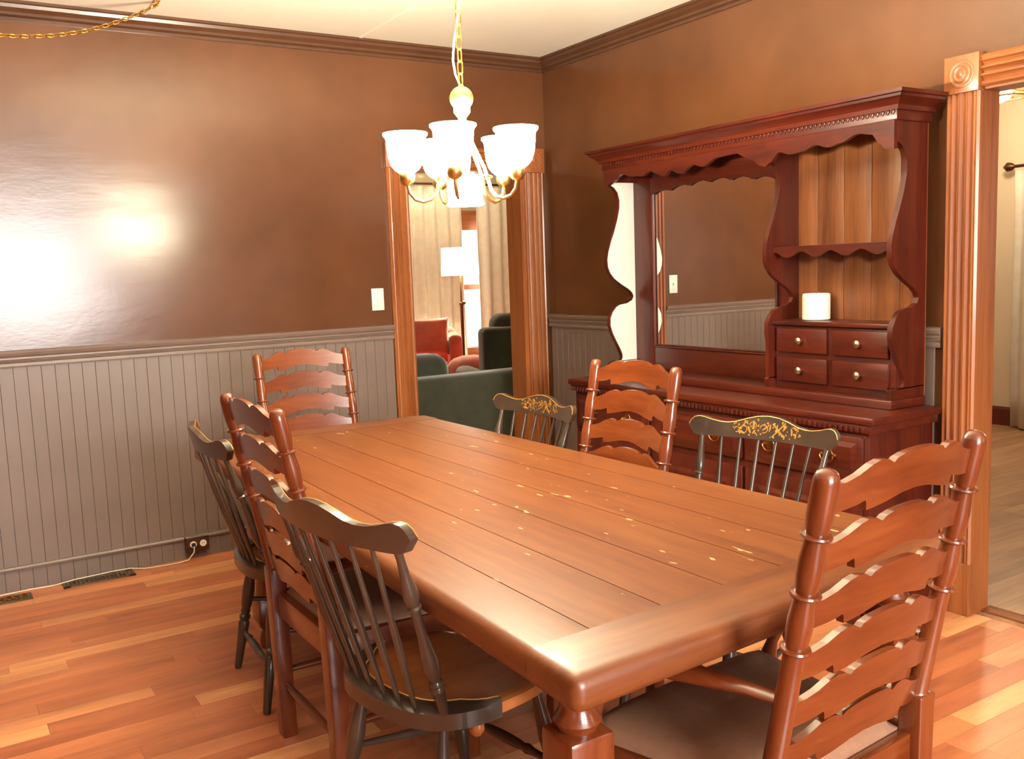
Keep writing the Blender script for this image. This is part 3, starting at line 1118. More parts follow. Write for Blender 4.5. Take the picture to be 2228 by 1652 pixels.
# ---------------------------------------------------------------- black spindle chairs
def make_windsor(name, label):
    t = thing(name, label, 'chair', group='black spindle back chairs along the table')
    A_, B_ = .225, .21

    def outline(a, k=1.0):
        c, s = math.cos(a), math.sin(a)
        e = .72
        return (A_ * k * math.copysign(abs(c) ** e, c), B_ * k * math.copysign(abs(s) ** e, s))
    bm = new_bm()
    NS = 48
    prev = None
    ctr = bm.verts.new((0, .02, .428))
    for j, (k, z) in enumerate(((.3, .4285), (.55, .431), (.78, .437), (.93, .441), (.985, .437), (1.0, .428), (.99, .415), (.93, .405))):
        ring = []
        for i in range(NS):
            a = 2 * PI * i / NS
            x, y = outline(a, k)
            zz = z
            if y > .1 and k > .5:
                zz -= .02 * ((y - .1) / .11) ** 2     # rolled front
            ring.append(bm.verts.new((x, y, zz)))
        if prev is None:
            for i in range(NS):
                bm.faces.new((ctr, ring[i], ring[(i + 1) % NS]))
        else:
            for i in range(NS):
                bm.faces.new((prev[i], ring[i], ring[(i + 1) % NS], prev[(i + 1) % NS]))
        prev = ring
    bm.faces.new(prev[::-1])
    obj('seat', bm, 'seat_wood', t)
    # black rear rim
    bm = new_bm()
    rr_ = []
    NA = 30
    for i in range(NA + 1):
        a = PI + math.radians(4) + (PI - math.radians(8)) * i / NA
        e_ = min(1, min(i, NA - i) / 4)
        ki = .80 + .16 * (1 - e_)
        xo, yo = outline(a, 1.02)
        xi, yi = outline(a, ki)
        rr_.append([bm.verts.new(p) for p in ((xi, yi, .436), (xi, yi, .449), (xi * .35 + xo * .65, yi * .35 + yo * .65, .452), (xo, yo, .444), (xo, yo, .41), (xi, yi, .41))])
    for A, B in zip(rr_, rr_[1:]):
        for k in range(6):
            bm.faces.new((A[k], A[(k + 1) % 6], B[(k + 1) % 6], B[k]))
    bm.faces.new(rr_[0])
    bm.faces.new(rr_[-1][::-1])
    rimo = obj('seat_rim', bm, 'black', t)
    bm = new_bm()
    tube(bm, [(v[0].co.x, v[0].co.y, .4505) for v in []] or [(outline(PI + math.radians(4) + (PI - math.radians(8)) * i / NA, .80 + .16 * (1 - min(1, min(i, NA - i) / 4)))[0], outline(PI + math.radians(4) + (PI - math.radians(8)) * i / NA, .80 + .16 * (1 - min(1, min(i, NA - i) / 4)))[1], .4495) for i in range(NA + 1)], .0018, 5)
    obj('gold_stripe', bm, 'gold_line', rimo)
    # crest rail
    W_ = .54

    def cy(x):
        return -.258 - .05 * (1 - (2 * x / W_) ** 2)
    Tt = [(0, .036), (.012, .05), (.03, .059), (.055, .062), (.085, .060), (.13, .053), (.19, .047), (.24, .046), (.29, .050), (.36, .062), (.43, .071), (.5, .074)]
    Bb = [(0, .03), (.012, .022), (.035, .006), (.055, .001), (.08, 0), (.5, 0)]

    def ev(A, u):
        u = u if u <= .5 else 1 - u
        for (a, p), (b_, q) in zip(A, A[1:]):
            if a <= u <= b_:
                return p + (q - p) * (u - a) / (b_ - a)
    Z0 = .810
    us_ = sorted(set([i / 44 for i in range(45)] + [a for a, _ in Tt + Bb] + [1 - a for a, _ in Tt + Bb]))

    def place(x, y, z):
        return (x, cy(x) + y - .22 * (z - Z0), z)
    bm = new_bm()
    columns(bm, [((u - .5) * W_, Z0 + ev(Tt, u), Z0 + ev(Bb, u)) for u in us_], .019, None, place)
    crest = obj('crest_rail', bm, 'black', t, smooth=50)
    bm = new_bm()
    tube(bm, [place((u - .5) * W_, .0095, Z0 + ev(Tt, u) - .0005) for u in us_], .0014, 5)
    obj('gold_edge', bm, 'gold_line', crest)
    # stencil: fruit, leaves and scrolls, flat gold shapes on the front face
    bm = new_bm()
    q = random.Random(11)

    def P_(x, z):
        return Vector(place(x, .0100, z))

    def blob(x, z, a, b_, rot):
        vs = []
        for k in range(10):
            th = 2 * PI * k / 10
            dx, dz = a * math.cos(th), b_ * math.sin(th)
            vs.append(bm.verts.new(P_(x + dx * math.cos(rot) - dz * math.sin(rot), z + dx * math.sin(rot) + dz * math.cos(rot))))
        bm.faces.new(vs)

    def stroke(pts, w0):
        for (a, b_) in zip(pts, pts[1:]):
            d = Vector((b_[0] - a[0], b_[1] - a[1])).normalized()
            nx, nz = -d.y * w0, d.x * w0
            bm.faces.new([bm.verts.new(P_(*p)) for p in ((a[0] - nx, a[1] - nz), (b_[0] - nx, b_[1] - nz), (b_[0] + nx, b_[1] + nz), (a[0] + nx, a[1] + nz))])
    zc = Z0 + .034
    for k in range(54):
        x = q.uniform(-.125, .125)
        h = .027 * math.sqrt(max(0, 1 - (x / .14) ** 2))
        z_ = zc + q.uniform(-h, h)
        blob(x, z_, q.uniform(.002, .0045), q.uniform(.0018, .003), q.uniform(0, PI))
    for k in range(16):
        x = q.uniform(-.11, .11)
        z_ = zc + q.uniform(-.018, .018)
        blob(x, z_, q.uniform(.007, .013), q.uniform(.002, .0035), q.uniform(0, PI))
    stroke([(-.06, zc + .018), (-.02, zc - .022)], .0022)
    stroke([(-.02, zc + .018), (-.065, zc - .02)], .0028)
    for cx_, cz, r_ in ((.085, zc - .006, .013), (.052, zc + .008, .012), (-.1, zc + .004, .012), (.012, zc, .014), (.108, zc - .008, .009)):
        stroke([(cx_ + r_ * math.cos(j * .5), cz + r_ * .9 * math.sin(j * .5)) for j in range(11)], .0013)
    obj('stencil', bm, 'gold', crest, smooth=0)
    # spindles and turned end posts
    for k in range(8):
        f = k / 7
        xb = -.175 + .35 * f
        a = math.atan2(-1, xb / A_)
        yb = -.172 - .02 * (1 - (2 * f - 1) ** 2)
        if k in (0, 7):
            yb = -.15
            xb *= 1.05
        xt = -.228 + .456 * f
        bot = (xb, yb, .445)
        top = place(xt, 0, Z0 + .006)
        bm = new_bm()
        if k in (0, 7):
            lathe(bm, [(0, .010), (.08, .0125), (.14, .013), (.15, .016), (.165, .0165), (.18, .013), (.19, .0155), (.2, .0155), (.215, .011), (.24, .014), (.30, .0185), (.36, .017), (.5, .011), (.62, .010), (.655, .0105), (.66, .015), (.67, .015), (.68, .0115), (.72, .0165), (.77, .016), (.85, .0105), (.94, .0085), (1, .009)], bot, top, 16)
            obj('end_post', bm, 'black', t)
        else:
            lathe(bm, [(0, .0055), (.2, .007), (.38, .0088), (.5, .008), (.7, .0062), (1, .005)], bot, top, 10)
            obj('spindle', bm, 'black', t)
    # splayed turned legs
    lp = [(0, .0105), (.02, .0125), (.40, .019), (.42, .015), (.44, .019), (.46, .019), (.475, .013), (.5, .017), (.52, .0145), (.56, .019), (.68, .0215), (.8, .017), (.92, .0125), (1, .012)]
    feet = {}
    for sx in (-1, 1):
        for sy in (-1, 1):
            top = Vector((sx * .15, sy * .13, .415))
            ft = Vector((sx * .205, sy * .2, 0))
            bm = new_bm()
            lathe(bm, lp, ft, top, 14)
            obj('leg', bm, 'black', t)
            feet[sx, sy] = (ft, top)
    for sx in (-1, 1):
        a = feet[sx, -1][0].lerp(feet[sx, -1][1], .60)
        b_ = feet[sx, 1][0].lerp(feet[sx, 1][1], .45)
        bm = new_bm()
        lathe(bm, [(0, .007), (.3, .009), (.5, .011), (.7, .009), (1, .007)], a, b_, 10)
        obj('stretcher', bm, 'black', t)
    for sy, fr in ((1, .52), (-1, .34)):
        a = feet[-1, sy][0].lerp(feet[-1, sy][1], fr)
        b_ = feet[1, sy][0].lerp(feet[1, sy][1], fr)
        bm = new_bm()
        lathe(bm, [(0, .007), (.2, .009), (.26, .013), (.3, .009), (.36, .012), (.5, .014), (.64, .012), (.7, .009), (.74, .013), (.8, .009), (1, .007)], a, b_, 12)
        obj('stretcher', bm, 'black', t)
    for sx in (-1, 1):
        bm = new_bm()
        lathe(bm, [(0, .004), (.15, .012), (.45, .017), (.75, .014), (1, .006)], (sx * .19, -.075, .372), (sx * .2, -.075, .412), 14)
        obj('seat_finial', bm, 'seat_wood', t)
    return t


h1 = make_windsor('spindle_chair', 'black spindle chair on the left side farthest from the camera, near the outlet')
h2, h3, h4 = copy_tree(h1), copy_tree(h1), copy_tree(h1)
place_chair(h1, (-2.24, -1.70), -94, (1, 1, 1.025))
place_chair(h2, (-2.305, -2.85), -81, (1, 1, 1.035), label='black spindle chair with brown seat nearest the camera, showing its back')
place_chair(h3, (-1.59, -1.765), 90, label='black spindle chair with faint stencil in front of the doorway casing')
place_chair(h4, (-1.375, -2.762), 101, (.955, 1, 1), label='black spindle chair with gold fruit stencil in front of the hutch base')

# ---------------------------------------------------------------- hutch
hu = thing('hutch', 'dark cherry hutch with mirror, scalloped cornice, open shelf and small drawers', 'hutch', (0, 0, 0))
HB, HF = -.04, -.42        # back and body front of the base
YL, YR = -.82, -2.59
ZC = .795
bm = new_bm()
box(bm, (HF, YR, .07), (HB, YL, ZC - .04), .003)
base_o = obj('base_cabinet', bm, 'ch_z', hu)
bm = new_bm()
box(bm, (HF - .012, YR - .01, 0), (HB, YL + .01, .09), .006)
obj('plinth', bm, 'ch_y', hu)
bm = new_bm()
box(bm, (-.452, -2.625, ZC - .03), (HB, -.788, ZC), .008)
obj('counter', bm, 'ch_y', hu)
bm = new_bm()
box(bm, (-.44, -2.612, ZC - .062), (HB, -.80, ZC - .03), .004)
cm = obj('counter_moulding', bm, 'ch_y', hu)
t = None
y = -.815
while y > -2.6:
    if t is None:
        b_ = new_bm()
        box(b_, (-.007, -.006, -.011), (.003, .006, .008), .002)
        t = obj('dentil', b_, 'ch_z', cm)
        t.location = (-.44, y, ZC - .05)
    else:
        inst(t, cm, (-.44, y, ZC - .05))
    y -= .0235


def bail_pull(parent, x, y, z):
    bm = new_bm()
    n0 = len(bm.verts)
    lathe(bm, [(0, .021), (.5, .02), (1, .012)], (x, y, z + .004), (x - .004, y, z + .004), 14)
    for s in (-1, 1):
        lathe(bm, [(0, .008), (1, .006)], (x, y + s * .03, z), (x - .012, y + s * .03, z), 8)
    tube(bm, [(x - .011, y - .03 * math.cos(a), z - .026 * math.sin(a)) for a in [PI * k / 10 for k in range(11)]], .0032, 6)
    obj('bail_pull', bm, 'brass', parent)


def raised(parent, name, y0, y1, z0, z1, frame=.045):
    """door or drawer front on the base front: slab, raised panel"""
    bm = new_bm()
    box(bm, (HF - .018, y0, z0), (HF - .0005, y1, z1), .004)
    s = obj(name, bm, 'ch_y' if name == 'drawer' else 'ch_z', hu)
    bm = new_bm()
    f = frame
    hexa(bm, [(HF - .017, y0 + f, z0 + f), (HF - .017, y1 - f, z0 + f), (HF - .017, y1 - f, z1 - f), (HF - .017, y0 + f, z1 - f)],
         [(HF - .026, y0 + f + .02, z0 + f + .02), (HF - .026, y1 - f - .02, z0 + f + .02), (HF - .026, y1 - f - .02, z1 - f - .02), (HF - .026, y0 + f + .02, z1 - f - .02)])
    obj('panel', bm, 'ch_y' if name == 'drawer' else 'ch_z', s, smooth=20)
    return s


wid = (YL - YR - .08) / 3
for i in range(3):
    y1 = YL - .02 - i * (wid + .02)
    y0 = y1 - wid
    d_ = raised(hu, 'drawer', y0, y1, .55, .715, .02)
    for f in (.25, .75):
        bail_pull(d_, HF - .026, y0 + wid * f, .635)
    d_ = raised(hu, 'door', y0, y1, .11, .52, .06)
    bail_pull(d_, HF - .018, y0 + .035, .34)

# ---- upper part
UF, UB = -.235, -.05
UL, UR, UD = -.875, -2.555, -1.95      # left end, right end, divider
ZL = .83
bm = new_bm()
box(bm, (UF - .02, UR - .005, ZC), (HB, UL + .02, ZL), .006)
obj('upper_base_board', bm, 'ch_y', hu)
# board back of the mirror side and knotty pine back boards of the shelf side
bm = new_bm()
box(bm, (UB, UD, ZL), (HB, UL, 1.9))
obj('back_panel', bm, 'ch_z', hu)
edges_ = [UD, -2.06, -2.19, -2.32, -2.45, UR]
for a, b_ in zip(edges_, edges_[1:]):
    one_box('back_board', (UB - .004, b_ + .0008, ZL), (HB, a - .0008, 1.9), 'knotty', hu, .0015)
# frame boards around the mirror
one_box('mirror_stile', (UB - .02, -1.042, ZL), (UB, UL, 1.88), 'ch_z', hu, .002)
one_box('mirror_stile', (UB - .02, UD, ZL), (UB, -1.86, 1.88), 'ch_z', hu, .002)
one_box('bottom_rail', (UB - .02, -1.86, ZL), (UB, -1.042, .945), 'ch_y', hu, .002)
one_box('top_rail', (UB - .02, -1.86, 1.78), (UB, -1.042, 1.88), 'ch_y', hu, .002)
fr = new_bm()
bead = [(0, 0), (.015, 0), (.015, .004), (.012, .007), (.009, .004), (.006, .008), (.002, .010), (0, .008)]
for a, b_, u in (((UB - .02, -1.042, .945), (UB - .02, -1.042, 1.78), (0, -1, 0)), ((UB - .02, -1.86, .945), (UB - .02, -1.86, 1.78), (0, 1, 0)), ((UB - .02, -1.86, .945), (UB - .02, -1.042, .945), (0, 0, 1)), ((UB - .02, -1.86, 1.78), (UB - .02, -1.042, 1.78), (0, 0, -1))):
    extrude_profile(fr, bead, a, b_, u, (-1, 0, 0))
obj('mirror_frame', fr, 'ch_z', hu, smooth=0)
one_box('mirror', (UB - .017, -1.86, .945), (UB - .012, -1.042, 1.78), 'mirror', hu)
# scalloped small valance on the mirror top
def scallop(u, n, d):
    v = (u * n) % 1
    return d * (1 - math.sin(PI * v) ** .7)


bm = new_bm()
cols = []
for k in range(61):
    u = k / 60
    cols.append((u, 1.80, 1.725 + .03 * math.sin(PI * u) - scallop(u, 6, .014)))
columns(bm, cols, .012, None, lambda x, y, z: (UB - .028 + y, -1.86 + x * .818, z))
obj('mirror_valance', bm, 'ch_y', hu)

# scroll profile of the end panels and divider: (z, depth from back plane)
SCR = [(ZL, .19), (.85, .20), (.865, .20), (.872, .175), (.868, .15), (.875, .128), (.89, .122), (.91, .125), (.94, .14), (.98, .163), (1.02, .185), (1.06, .198), (1.10, .196), (1.13, .18), (1.155, .155), (1.165, .13), (1.17, .085), (1.185, .05), (1.205, .04), (1.225, .05), (1.245, .075), (1.27, .12), (1.30, .165), (1.33, .192), (1.36, .205), (1.40, .208), (1.44, .2), (1.49, .182), (1.54, .16), (1.60, .138), (1.66, .122), (1.70, .12), (1.74, .132), (1.765, .155), (1.775, .178), (1.79, .185), (1.9, .185)]


def scroll_panel(y, th, scale=1.0, low=None):
    bm = new_bm()
    cols = []
    # board columns run along z: reuse columns() with x -> z
    for z, d in SCR:
        dd = d * scale
        if low and z < low:
            dd = max(dd, .19)
        cols.append((z, UB - .0, UB - dd))
    columns(bm, cols, th, None, lambda x, yy, zz: (zz, y + yy, x))
    return obj('end_panel' if low is None else 'divider', bm, 'ch_z', hu, smooth=35)


scroll_panel(UL - .009, .02)
bm = new_bm()
columns(bm, [(z, UB - .021, UB - max(d - .006, .022)) for z, d in SCR if z < 1.88], .002, None, lambda x, yy, zz: (zz, UL - .0202 + yy, x))
obj('panel_face', bm, 'white_wood', hu)['label'] = 'white inner face of the left end panel'
p_ = scroll_panel(UR + .01, .022)
p_['label'] = 'dark cherry scroll cut right end panel'
bm = new_bm()
box(bm, (UF + .035, UR - .004, ZL), (HB, UR + .003, 1.89), .002)
scroll_panel(UD, .02, 1.0, 1.1)
bm.free()

# cornice, frieze, valances
ZF = 1.862
bm = new_bm()
box(bm, (-.25, UR - .012, ZF - .012), (HB, UL + .012, 1.895), .003)
obj('frieze', bm, 'ch_y', hu)
bm = new_bm()
cor = [(0, 1.885), (.262, 1.885), (.266, 1.9), (.278, 1.912), (.298, 1.924), (.3, 1.933), (.31, 1.936), (.312, 1.948), (0, 1.95)]
t_ = bmesh.new()
y0c, y1c = UR, UL
A = []
for px, pz in cor:
    ex = max(0, px - .25)
    A.append((t_.verts.new((-px if px else HB, y0c - .012 - ex, pz)), t_.verts.new((-px if px else HB, y1c + .012 + ex, pz)), t_.verts.new((HB, y0c - .012 - ex, pz)), t_.verts.new((HB, y1c + .012 + ex, pz))))
for i in range(1, len(A) - 2):
    a, b_ = A[i], A[i + 1]
    t_.faces.new((a[0], b_[0], b_[1], a[1]))
    t_.faces.new((a[2], b_[2], b_[0], a[0]))
    t_.faces.new((a[1], b_[1], b_[3], a[3]))
a = A[1]
t_.faces.new((a[0], a[1], a[3], a[2]))
a = A[-2]
t_.faces.new((a[0], a[2], a[3], a[1]))
merge(bm, t_)
corn = obj('cornice', bm, 'ch_y', hu, smooth=20)
t = None
y = UL
while y > UR - .005:
    if t is None:
        b_ = new_bm()
        box(b_, (-.006, -.006, -.008), (.002, .006, .008), .002)
        t = obj('dentil', b_, 'ch_z', corn)
        t.location = (-.25, y, 1.878)
        t.rotation_euler = (.5, 0, 0)
    else:
        inst(t, corn, (-.25, y, 1.878), (.5, 0, 0))
    y -= .0215


def valance(y0, y1, knots, zt, x):
    """knots: (u, zbottom) smooth through"""
    bm = new_bm()
    cols = []
    n = 90
    for k in range(n + 1):
        u = k / n
        for (a, p), (b_, q) in zip(knots, knots[1:]):
            if a <= u <= b_:
                s = (u - a) / (b_ - a)
                s = s * s * (3 - 2 * s)
                z = p + (q - p) * s
                break
        cols.append((y0 + (y1 - y0) * u, zt, z))
    columns(bm, cols, .02, None, lambda xx, yy, zz: (x + yy, xx, zz))
    return obj('valance', bm, 'ch_y', hu, smooth=50)


valance(UL, UD, [(0, 1.775), (.02, 1.772), (.06, 1.785), (.13, 1.818), (.2, 1.80), (.27, 1.793), (.33, 1.812), (.38, 1.79), (.42, 1.776), (.46, 1.80), (.52, 1.778), (.60, 1.808), (.66, 1.792), (.74, 1.822), (.84, 1.826), (.93, 1.79), (.97, 1.76), (1, 1.752)], ZF, -.238)
valance(UD, UR, [(0, 1.752), (.04, 1.765), (.12, 1.80), (.22, 1.785), (.32, 1.79), (.42, 1.806), (.52, 1.79), (.62, 1.80), (.74, 1.822), (.84, 1.812), (.90, 1.775), (.94, 1.752), (1, 1.75)], ZF, -.238)

# shelf with scalloped lip
bm = new_bm()
box(bm, (-.2, UR + .02, 1.405), (UB - .004, UD - .01, 1.42), .002)
shf = obj('shelf', bm, 'ch_y', hu)
bm = new_bm()
cols = []
for k in range(61):
    u = k / 60
    cols.append((UR + .02 + (UD - UR - .03) * u, 1.418, 1.385 + .012 * math.cos(2 * PI * u * 4)))
columns(bm, cols, .014, None, lambda xx, yy, zz: (-.205 + yy, xx, zz))
obj('shelf_lip', bm, 'ch_y', shf)
# small drawer nest
DZ0, DZ1 = ZL + .03, 1.095
bm = new_bm()
box(bm, (-.2, UR + .018, ZL), (UB - .005, UD - .012, DZ1), .003)
nest = obj('drawer_case', bm, 'ch_y', hu)
one_box('drawer_case_top', (-.225, UR + .015, DZ1), (UB - .005, UD - .012, DZ1 + .018), 'ch_y', hu, .003)
ya, yb = UR + .04, UD - .03
hw_ = (yb - ya - .03) / 2
for i in range(2):
    for j in range(2):
        y0 = ya + i * (hw_ + .03)
        z0 = DZ0 + j * .122
        dr = one_box('small_drawer', (-.216, y0, z0), (-.198, y0 + hw_, z0 + .1), 'ch_y', hu, .003)
        bm = new_bm()
        lathe(bm, [(0, .006), (.3, .006), (.5, .013), (.75, .015), (.95, .009), (1, .002)], (-.216, y0 + hw_ / 2, z0 + .05), (-.242, y0 + hw_ / 2, z0 + .05), 14)
        obj('knob', bm, 'knob', dr)

cn = thing('candle', 'short white jar candle standing on the small drawers of the hutch', 'candle', (-.13, -2.115, DZ1 + .018))
bm = new_bm()
lathe(bm, [(0, .05), (.04, .056), (.9, .056), (.97, .055), (1, .05), (.95, .046), (.9, .02)], (0, 0, 0), (0, 0, .11), 28)
obj('jar', bm, 'candle', cn)
bm = new_bm()
lathe(bm, [(0, .002), (1, .0015)], (0, 0, .098), (0, 0, .112), 6)
obj('wick', bm, 'dark_hole', cn)

# ---------------------------------------------------------------- sitting room beyond the doorway
wall_sit = boxes('wall_sitting_far', [((-2.7, 4.6, 0), (1.45, 4.75, HC)), ((2.75, 4.6, 0), (3.7, 4.75, HC)), ((1.45, 4.6, 0), (2.75, 4.75, .5)), ((1.45, 4.6, 1.95), (2.75, 4.75, HC))], 'cream_wall', 'cream far wall of the sitting room behind the curtains')
boxes('wall_sitting_left', [((-2.75, .15, 0), (-2.6, 4.75, HC))], 'cream_wall', 'cream left wall of the sitting room')
boxes('wall_sitting_right', [((3.55, .15, 0), (3.7, 4.75, HC))], 'cream_wall', 'cream right wall of the sitting room')
w2 = thing('window_2', 'sash window between the beige curtains in the sitting room', 'window', kind='structure')
bm = new_bm()
for lo, hi in (((1.4, 4.55, .45), (1.5, 4.66, 2.0)), ((2.7, 4.55, .45), (2.8, 4.66, 2.0)), ((1.4, 4.55, 1.83), (2.8, 4.66, 2.05)), ((1.4, 4.53, .4), (2.8, 4.66, .5))):
    box(bm, lo, hi, .004)
obj('window_frame', bm, 'oak_x', w2)
one_box('sash_rail', (1.48, 4.58, 1.16), (2.72, 4.64, 1.22), 'oak_x', w2, .003)
one_box('pane', (1.48, 4.63, .5), (2.72, 4.634, 1.17), 'glass', w2)
one_box('pane', (1.48, 4.655, 1.2), (2.72, 4.659, 1.85), 'glass', w2)
bm = new_bm()
for k in range(8):
    for s in (-1, 1):
        a = Vector((1.9 + k * .08, 4.67, .75))
        tube(bm, [a, a + Vector((s * .3, 0, .42))], .006, 5)
obj('lattice', bm, 'white_wood', w2)


def curtain(name, label, a, b_, z0, z1, amp, waves, mat, group, normal):
    a, b_, nv = Vector(a), Vector(b_), Vector(normal)
    bm = new_bm()
    n = waves * 10
    F = []
    for k in range(n + 1):
        u = k / n
        col = []
        for j in range(9):
            v = j / 8
            w_ = amp * (.55 + .45 * v) * math.sin(2 * PI * waves * u + .5 * math.sin(3 * u + v)) + .01 * math.sin(7 * v + 11 * u)
            p = a.lerp(b_, u) + nv * w_
            col.append(bm.verts.new((p.x, p.y, z1 + (z0 - z1) * v)))
        F.append(col)
    for k in range(n):
        for j in range(8):
            bm.faces.new((F[k][j], F[k + 1][j], F[k + 1][j + 1], F[k][j + 1]))
    o = obj(name, bm, mat, smooth=80)
    so = o.modifiers.new('thickness', 'SOLIDIFY')
    so.thickness = .006
    return tag(o, label, 'curtain', group)


curtain('curtain', 'beige curtain panel left of the floor lamp in the sitting room', (1.02, 4.45, 0), (1.93, 4.45, 0), .03, 2.3, .045, 6, 'linen', 'sitting room curtains', (0, 1, 0))
curtain('curtain', 'beige curtain panel right of the floor lamp in the sitting room', (2.14, 4.45, 0), (2.95, 4.45, 0), .03, 2.3, .045, 5, 'linen', 'sitting room curtains', (0, 1, 0))
rd = thing('curtain_rod', 'bronze curtain rod over the sitting room window', 'curtain rod', (0, 4.45, 2.33))
bm = new_bm()
tube(bm, [(.95, 0, 0), (3.05, 0, 0)], .012, 8)
obj('rod', bm, 'bronze', rd)
for x in (.94, 3.06):
    bm = new_bm()
    lathe(bm, [(0, .01), (.3, .022), (.6, .026), (1, .006)], (x - .03, 0, 0), (x + .03, 0, 0), 12)
    obj('finial', bm, 'bronze', rd)

# floor lamp
fl = thing('floor_lamp', 'lit drum shade floor lamp standing before the sitting room curtains', 'floor lamp', (1.33, 3.45, 0))
bm = new_bm()
lathe(bm, [(0, .13), (.5, .13), (.8, .05), (1, .015)], (0, 0, 0), (0, 0, .035), 24)
obj('base', bm, 'bronze', fl)
bm = new_bm()
lathe(bm, [(0, .016), (.72, .016), (.725, .022), (.74, .022), (.745, .010), (1, .009)], (0, 0, .03), (0, 0, 1.42), 12)
obj('pole', bm, 'bronze', fl)
bm = new_bm()
lathe(bm, [(0, .008), (.3, .02), (.7, .02), (1, .008)], (.0, -.02, 1.06), (0, -.07, 1.06), 12)
obj('height_knob', bm, 'bronze', fl)
bm = new_bm()
n0 = 32
for k in range(n0):
    a, b_ = 2 * PI * k / n0, 2 * PI * (k + 1) / n0
    for r0, r1 in ((.19, .182), (.185, .177)):
        bm.faces.new([bm.verts.new(p) for p in ((r0 * math.cos(a), r0 * math.sin(a), 1.33), (r0 * math.cos(b_), r0 * math.sin(b_), 1.33), (r1 * math.cos(b_), r1 * math.sin(b_), 1.605), (r1 * math.cos(a), r1 * math.sin(a), 1.605))])
bmesh.ops.remove_doubles(bm, verts=bm.verts, dist=.0005)
obj('shade', bm, 'lamp_shade', fl)
pl = bpy.data.lights.new('floor_lamp_bulb', 'POINT')
pl.energy = 110
pl.color = (1, .88, .6)
pl.shadow_soft_size = .05
plo = bpy.data.objects.new('floor_lamp_bulb', pl)
COL.objects.link(plo)
plo.parent = fl
plo.location = (0, 0, 1.47)


def cushion(bm, lo, hi, r=.06, puff=0):
    t = bmesh.new()
    x0, y0, z0 = lo
    x1, y1, z1 = hi
    bmesh.ops.create_cube(t, size=1)
    for v in t.verts:
        v.co = Vector(((x0 + x1) / 2 + v.co.x * (x1 - x0), (y0 + y1) / 2 + v.co.y * (y1 - y0), (z0 + z1) / 2 + v.co.z * (z1 - z0)))
    bmesh.ops.bevel(t, geom=list(t.edges), offset=r, segments=4, profile=.5, affect='EDGES')
    merge(bm, t)


def soft(name, lo, hi, r, mat, parent):
    bm = new_bm()
    cushion(bm, lo, hi, r)
    return obj(name, bm, mat, parent, smooth=60)


# coral armchair with cushion
ra = thing('armchair', 'coral velvet armchair below the floor lamp in the sitting room', 'armchair', (.74, 3.22, 0), math.radians(-25))
soft('seat', (-.34, -.42, .16), (.34, .26, .5), .07, 'coral', ra)
soft('backrest', (-.36, .2, .16), (.36, .4, .84), .08, 'coral', ra)
soft('armrest', (.26, -.22, .16), (.38, .36, .79), .05, 'coral', ra)
soft('armrest', (-.38, -.22, .16), (-.26, .36, .79), .05, 'coral', ra)
for sx in (-1, 1):
    for sy in (-1, 1):
        bm = new_bm()
        lathe(bm, [(0, .014), (1, .024)], (sx * .3, sy * .28, 0), (sx * .3, sy * .28, .18), 10)
        obj('leg', bm, 'bronze', ra)
# cushion leaning on the armchair back
pw = thing('throw_pillow', 'square coral throw pillow leaning on the armchair', 'pillow', (.755, 3.14, .77), math.radians(-28))
bm = new_bm()
N = 14
for s in (-1, 1):
    g = []
    for j in range(N + 1):
        row = []
        for i in range(N + 1):
            u, v = i / N * 2 - 1, j / N * 2 - 1
            th = .07 * (max(0, (1 - u ** 4) * (1 - v ** 4))) ** .5
            k = 1 - .07 * (1 - u * u) * abs(v) - .0
            k2 = 1 - .07 * (1 - v * v) * abs(u)
            row.append(bm.verts.new((u * .225 * k2, s * th, v * .18 * k)))
        g.append(row)
    for j in range(N):
        for i in range(N):
            bm.faces.new((g[j][i], g[j][i + 1], g[j + 1][i + 1], g[j + 1][i]))
bmesh.ops.remove_doubles(bm, verts=bm.verts, dist=.0008)
pc = obj('cover', bm, 'coral', pw, smooth=80)
pc.rotation_euler = (-.25, 0, 0)
bm = new_bm()
cushion(bm, (-.22, -.22, .0), (.22, .22, .62), .16)
ot = obj('pouf', bm, 'coral', smooth=70)
ot.location = (.88, 2.50, 0)
tag(ot, 'round coral velvet pouf beside the green sofa', 'pouf')

# green sofa seen from behind
so = thing('sofa', 'dark green velvet sofa with its back to the doorway', 'sofa', (-.05, .42, 0))
soft('backrest', (-1.25, -.02, .08), (.85, .2, .715), .06, 'green', so)
soft('seat', (-1.25, .15, .1), (.85, .85, .42), .06, 'green', so)
soft('armrest', (-1.45, -.02, .08), (-1.2, .9, .62), .07, 'green', so)
soft('armrest', (.8, -.02, .08), (1.0, .9, .62), .07, 'green', so)
soft('back_cushion', (-1.18, .14, .4), (-.33, .42, .845), .1, 'green', so)
for x in (-1.35, .9):
    for y in (.05, .8):
        bm = new_bm()
        lathe(bm, [(0, .018), (1, .028)], (x, y, 0), (x, y, .1), 10)
        obj('leg', bm, 'bronze', so)
ga = thing('armchair', 'dark green velvet armchair by the right side of the sitting room doorway', 'armchair', (.95, 1.85, 0), math.radians(165))
soft('seat', (-.36, -.4, .14), (.36, .36, .45), .07, 'green', ga)
soft('backrest', (-.42, .24, .1), (.42, .46, .92), .05, 'green', ga)
soft('back_cushion', (-.40, .04, .44), (.28, .34, 1.02), .09, 'green', ga)
soft('armrest', (.30, -.4, .1), (.46, .3, .56), .06, 'green', ga)
soft('armrest', (-.48, -.4, .1), (-.32, .4, .62), .06, 'green', ga)
for sx in (-1, 1):
    for sy in (-1, 1):
        bm = new_bm()
        lathe(bm, [(0, .014), (1, .024)], (sx * .36, sy * .32, 0), (sx * .36, sy * .32, .15), 10)
        obj('leg', bm, 'bronze', ga)

